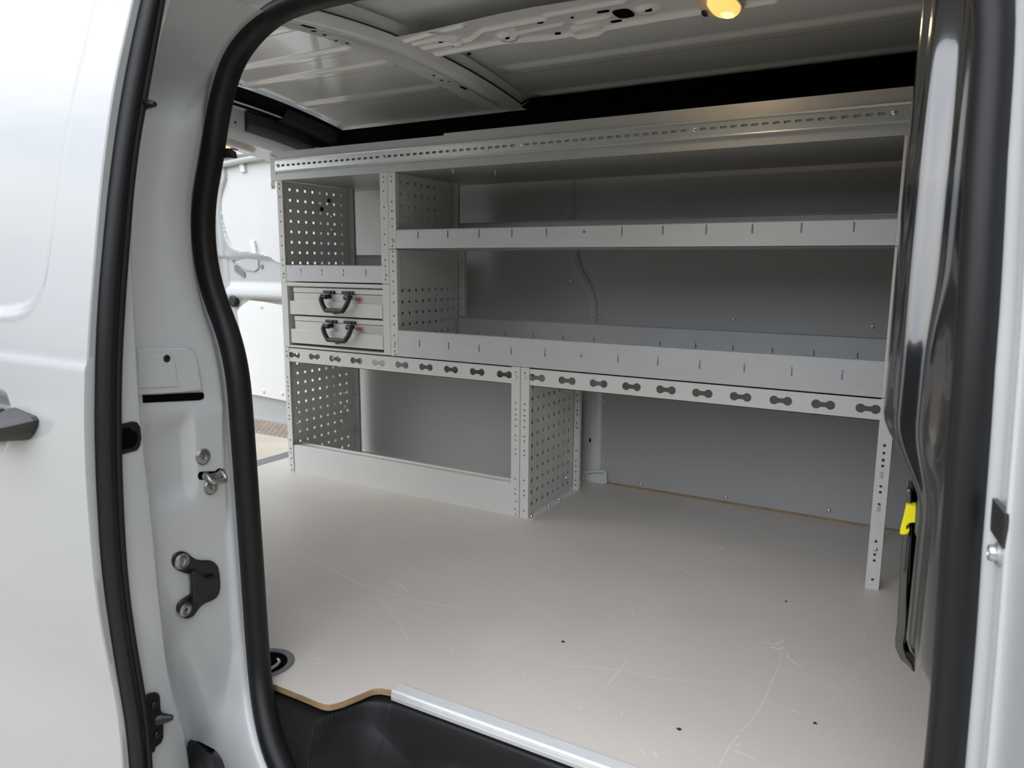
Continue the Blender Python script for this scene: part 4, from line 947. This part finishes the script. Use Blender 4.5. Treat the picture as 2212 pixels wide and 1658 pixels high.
# ---- upper left: tray cubby
cu = thing('shelf_unit', (.26, .18, .726), 'small grey cubby with punched left side and low slotted tray, above the suitcases', 'shelf')
HYU = [.0461 + .038 * i for i in range(-1, 8)]; HZU = [1.0599 - .038 * j for j in range(0, 9)]
post(cu, 0, .027, .7255, 1.088, UPZ, UPB, 1); post(cu, .483, .5155, .7255, 1.088, UPZ, UPB, -1)
perf(cu, .0145, .002, .352, .7255, 1.088, HYU, HZU, extra=[(.021, 1.005, .003), (.021, .945, .003), (.255, .975, .003), (.255, .925, .003)])
perf(cu, .498, .002, .352, .7255, 1.088, HYU, HZU)
rear_post(cu, .0165, .044, .352, .7255, 1.088, [1.06, 1.045, .97, .90, .84, .78])
lip_tray(cu, .0285, .483, .7265, .786, .826, [.105 + .1025 * k for k in range(4)], .762, mat=MT['tray'])
for y, z in ((.245, 1.035), (.205, 1.0)):
    m = MB(); m.lathe([(.008, 0), (.008, .004), (.004, .005), (.003, .002), (0, .002)], (.016, y, z), (1, 0, 0), 14); m.build('rubber_plug', MT['plastic'], cu)

# ---- upper right: two tier shelf
su = thing('shelf_unit', (1.28, .18, .482), 'long grey two-tier shelf unit with slotted front lips, right of the suitcases', 'shelf')
post(su, .517, .548, .842, 1.088, [UPZ[0], UPZ[1], .995, .965, .94, .915, .872, .852], [.868], 1)
post(su, .517, .548, .4835, .840, [.833, .818, .80, .768, .735, .695, .665, .62, .59, .553, .515, .50], [.527, .487], 1)
post(su, 2.022, 2.036, .842, 1.088, [], [], -1); post(su, 2.022, 2.040, .4835, .840, [], [], -1)
perf(su, .5325, .002, .352, .842, 1.088, [.0461 + .038 * i for i in range(0, 7)], [1.0599 - .0385 * j for j in range(0, 5)], hw=.0052)
perf(su, .5325, .002, .382, .4835, .840, [.0461 + .038 * i for i in range(0, 9)], [.703 - .0385 * j for j in range(0, 6)], hw=.0046)
rear_post(su, .534, .560, .345, .842, 1.088, [1.06, 1.045, .97, .90]); rear_post(su, .534, .562, .384, .4835, .840, [.815, .80, .745, .71, .665, .63, .60])
SLT = [.638 + .1176 * k for k in range(12) if k != 5]
lip_tray(su, .5485, 2.0215, .842, .9035, .942, SLT, .8865, dots=[1.229])
lip_tray(su, .5485, 2.0215, .482, .572, .597, SLT, .5315, dots=[1.228])

# ---- top board and fascia with its slotted rail
fa = thing('top_fascia', (1.0, .2, 1.088), 'grey steel fascia with a slotted rail across the top of the racking', 'fascia')
m = MB(); m.box(-.028, .7455, -.001, .001, 1.0885, 1.187); m.box(-.028, .7455, -.001, .03, 1.186, 1.188); m.box(-.028, -.026, 0, .40, 1.0885, 1.187)
m.build('fascia_plate', MT['fascia'], fa, bevel=.0006)
m = MB(); m.box(.7455, 2.075, -.003, -.0005, 1.0885, 1.1925); m.box(.7455, 2.075, -.003, .03, 1.1915, 1.1935); m.build('fascia_plate', MT['fascia'], fa, bevel=.0006)
m = MB(); m.box(-.026, 2.06, .001, .455, 1.089, 1.0905); m.build('top_board', MT['fascia'], fa)
ra = MB(); zc = 1.1385
pit = .0257
holes = []
k = 0; x = .0445
while x < 2.02:
    if not any(abs(x - b) < .011 for b in (.0, 1.029, 1.538, 1.997)): holes.append(rrect(x - .0085, x + .0085, zc - .0036, zc + .0036, .0035, 3))
    x += pit
ra.plate(rect(.003, 2.03, 1.121, 1.155), holes, XZ, (0, -.0075, 0), .0015)
for zz, sg in ((1.121, -1), (1.155, 1)):
    ra.loft([[(xx, -.0075, zz), (xx, -.012, zz + sg * .0015), (xx, -.0125, zz + sg * .004), (xx, -.010, zz + sg * .006), (xx, -.003, zz + sg * .0065)] for xx in (.003, 2.03)])
rl_ = ra.build('slotted_rail', MT['zinc'], fa, smooth_deg=30)
for xb in (.019, .508, 1.029, 1.538, 1.997): 
    screw_mb((xb, -.0075, zc), (0, -1, 0), .0062, .006, n=14).build('bolt', MT['steel'], rl_, smooth_deg=40)
for px, py in [(589, 337), (595.5, 339), (597, 375)]:
    p = P(px, py, 'y', 0); screw_mb((p.x, -.001, p.z), (0, -1, 0), .0045, .003, n=12).build('screw', MT['steel'], fa, smooth_deg=40)
p, q = P(584, 387, 'y', 0), P(594, 408, 'y', 0); m = MB(); m.prism(rrect(p.x, q.x + .0, q.z, 1.0875, .006), XZ, (0, .001, 0), .0015); tab = m.build('fixing_tab', MT['rack'], cu)
screw_mb((p.x + .009, .001, 1.066), (0, -1, 0), .0042, .004, n=12).build('screw', MT['steel'], tab, smooth_deg=40)
for x in (.76, .86):
    m = MB(); m.lathe([(.006, 0), (.006, .003), (.003, .003), (.003, .012), (0, .012)], (x, .03 if x < .8 else .12, 1.0875), (0, 0, -1), 12); m.build('bolt', MT['steel'], su)

for o in bpy.data.objects:
    if '_o' in o: del o['_o']
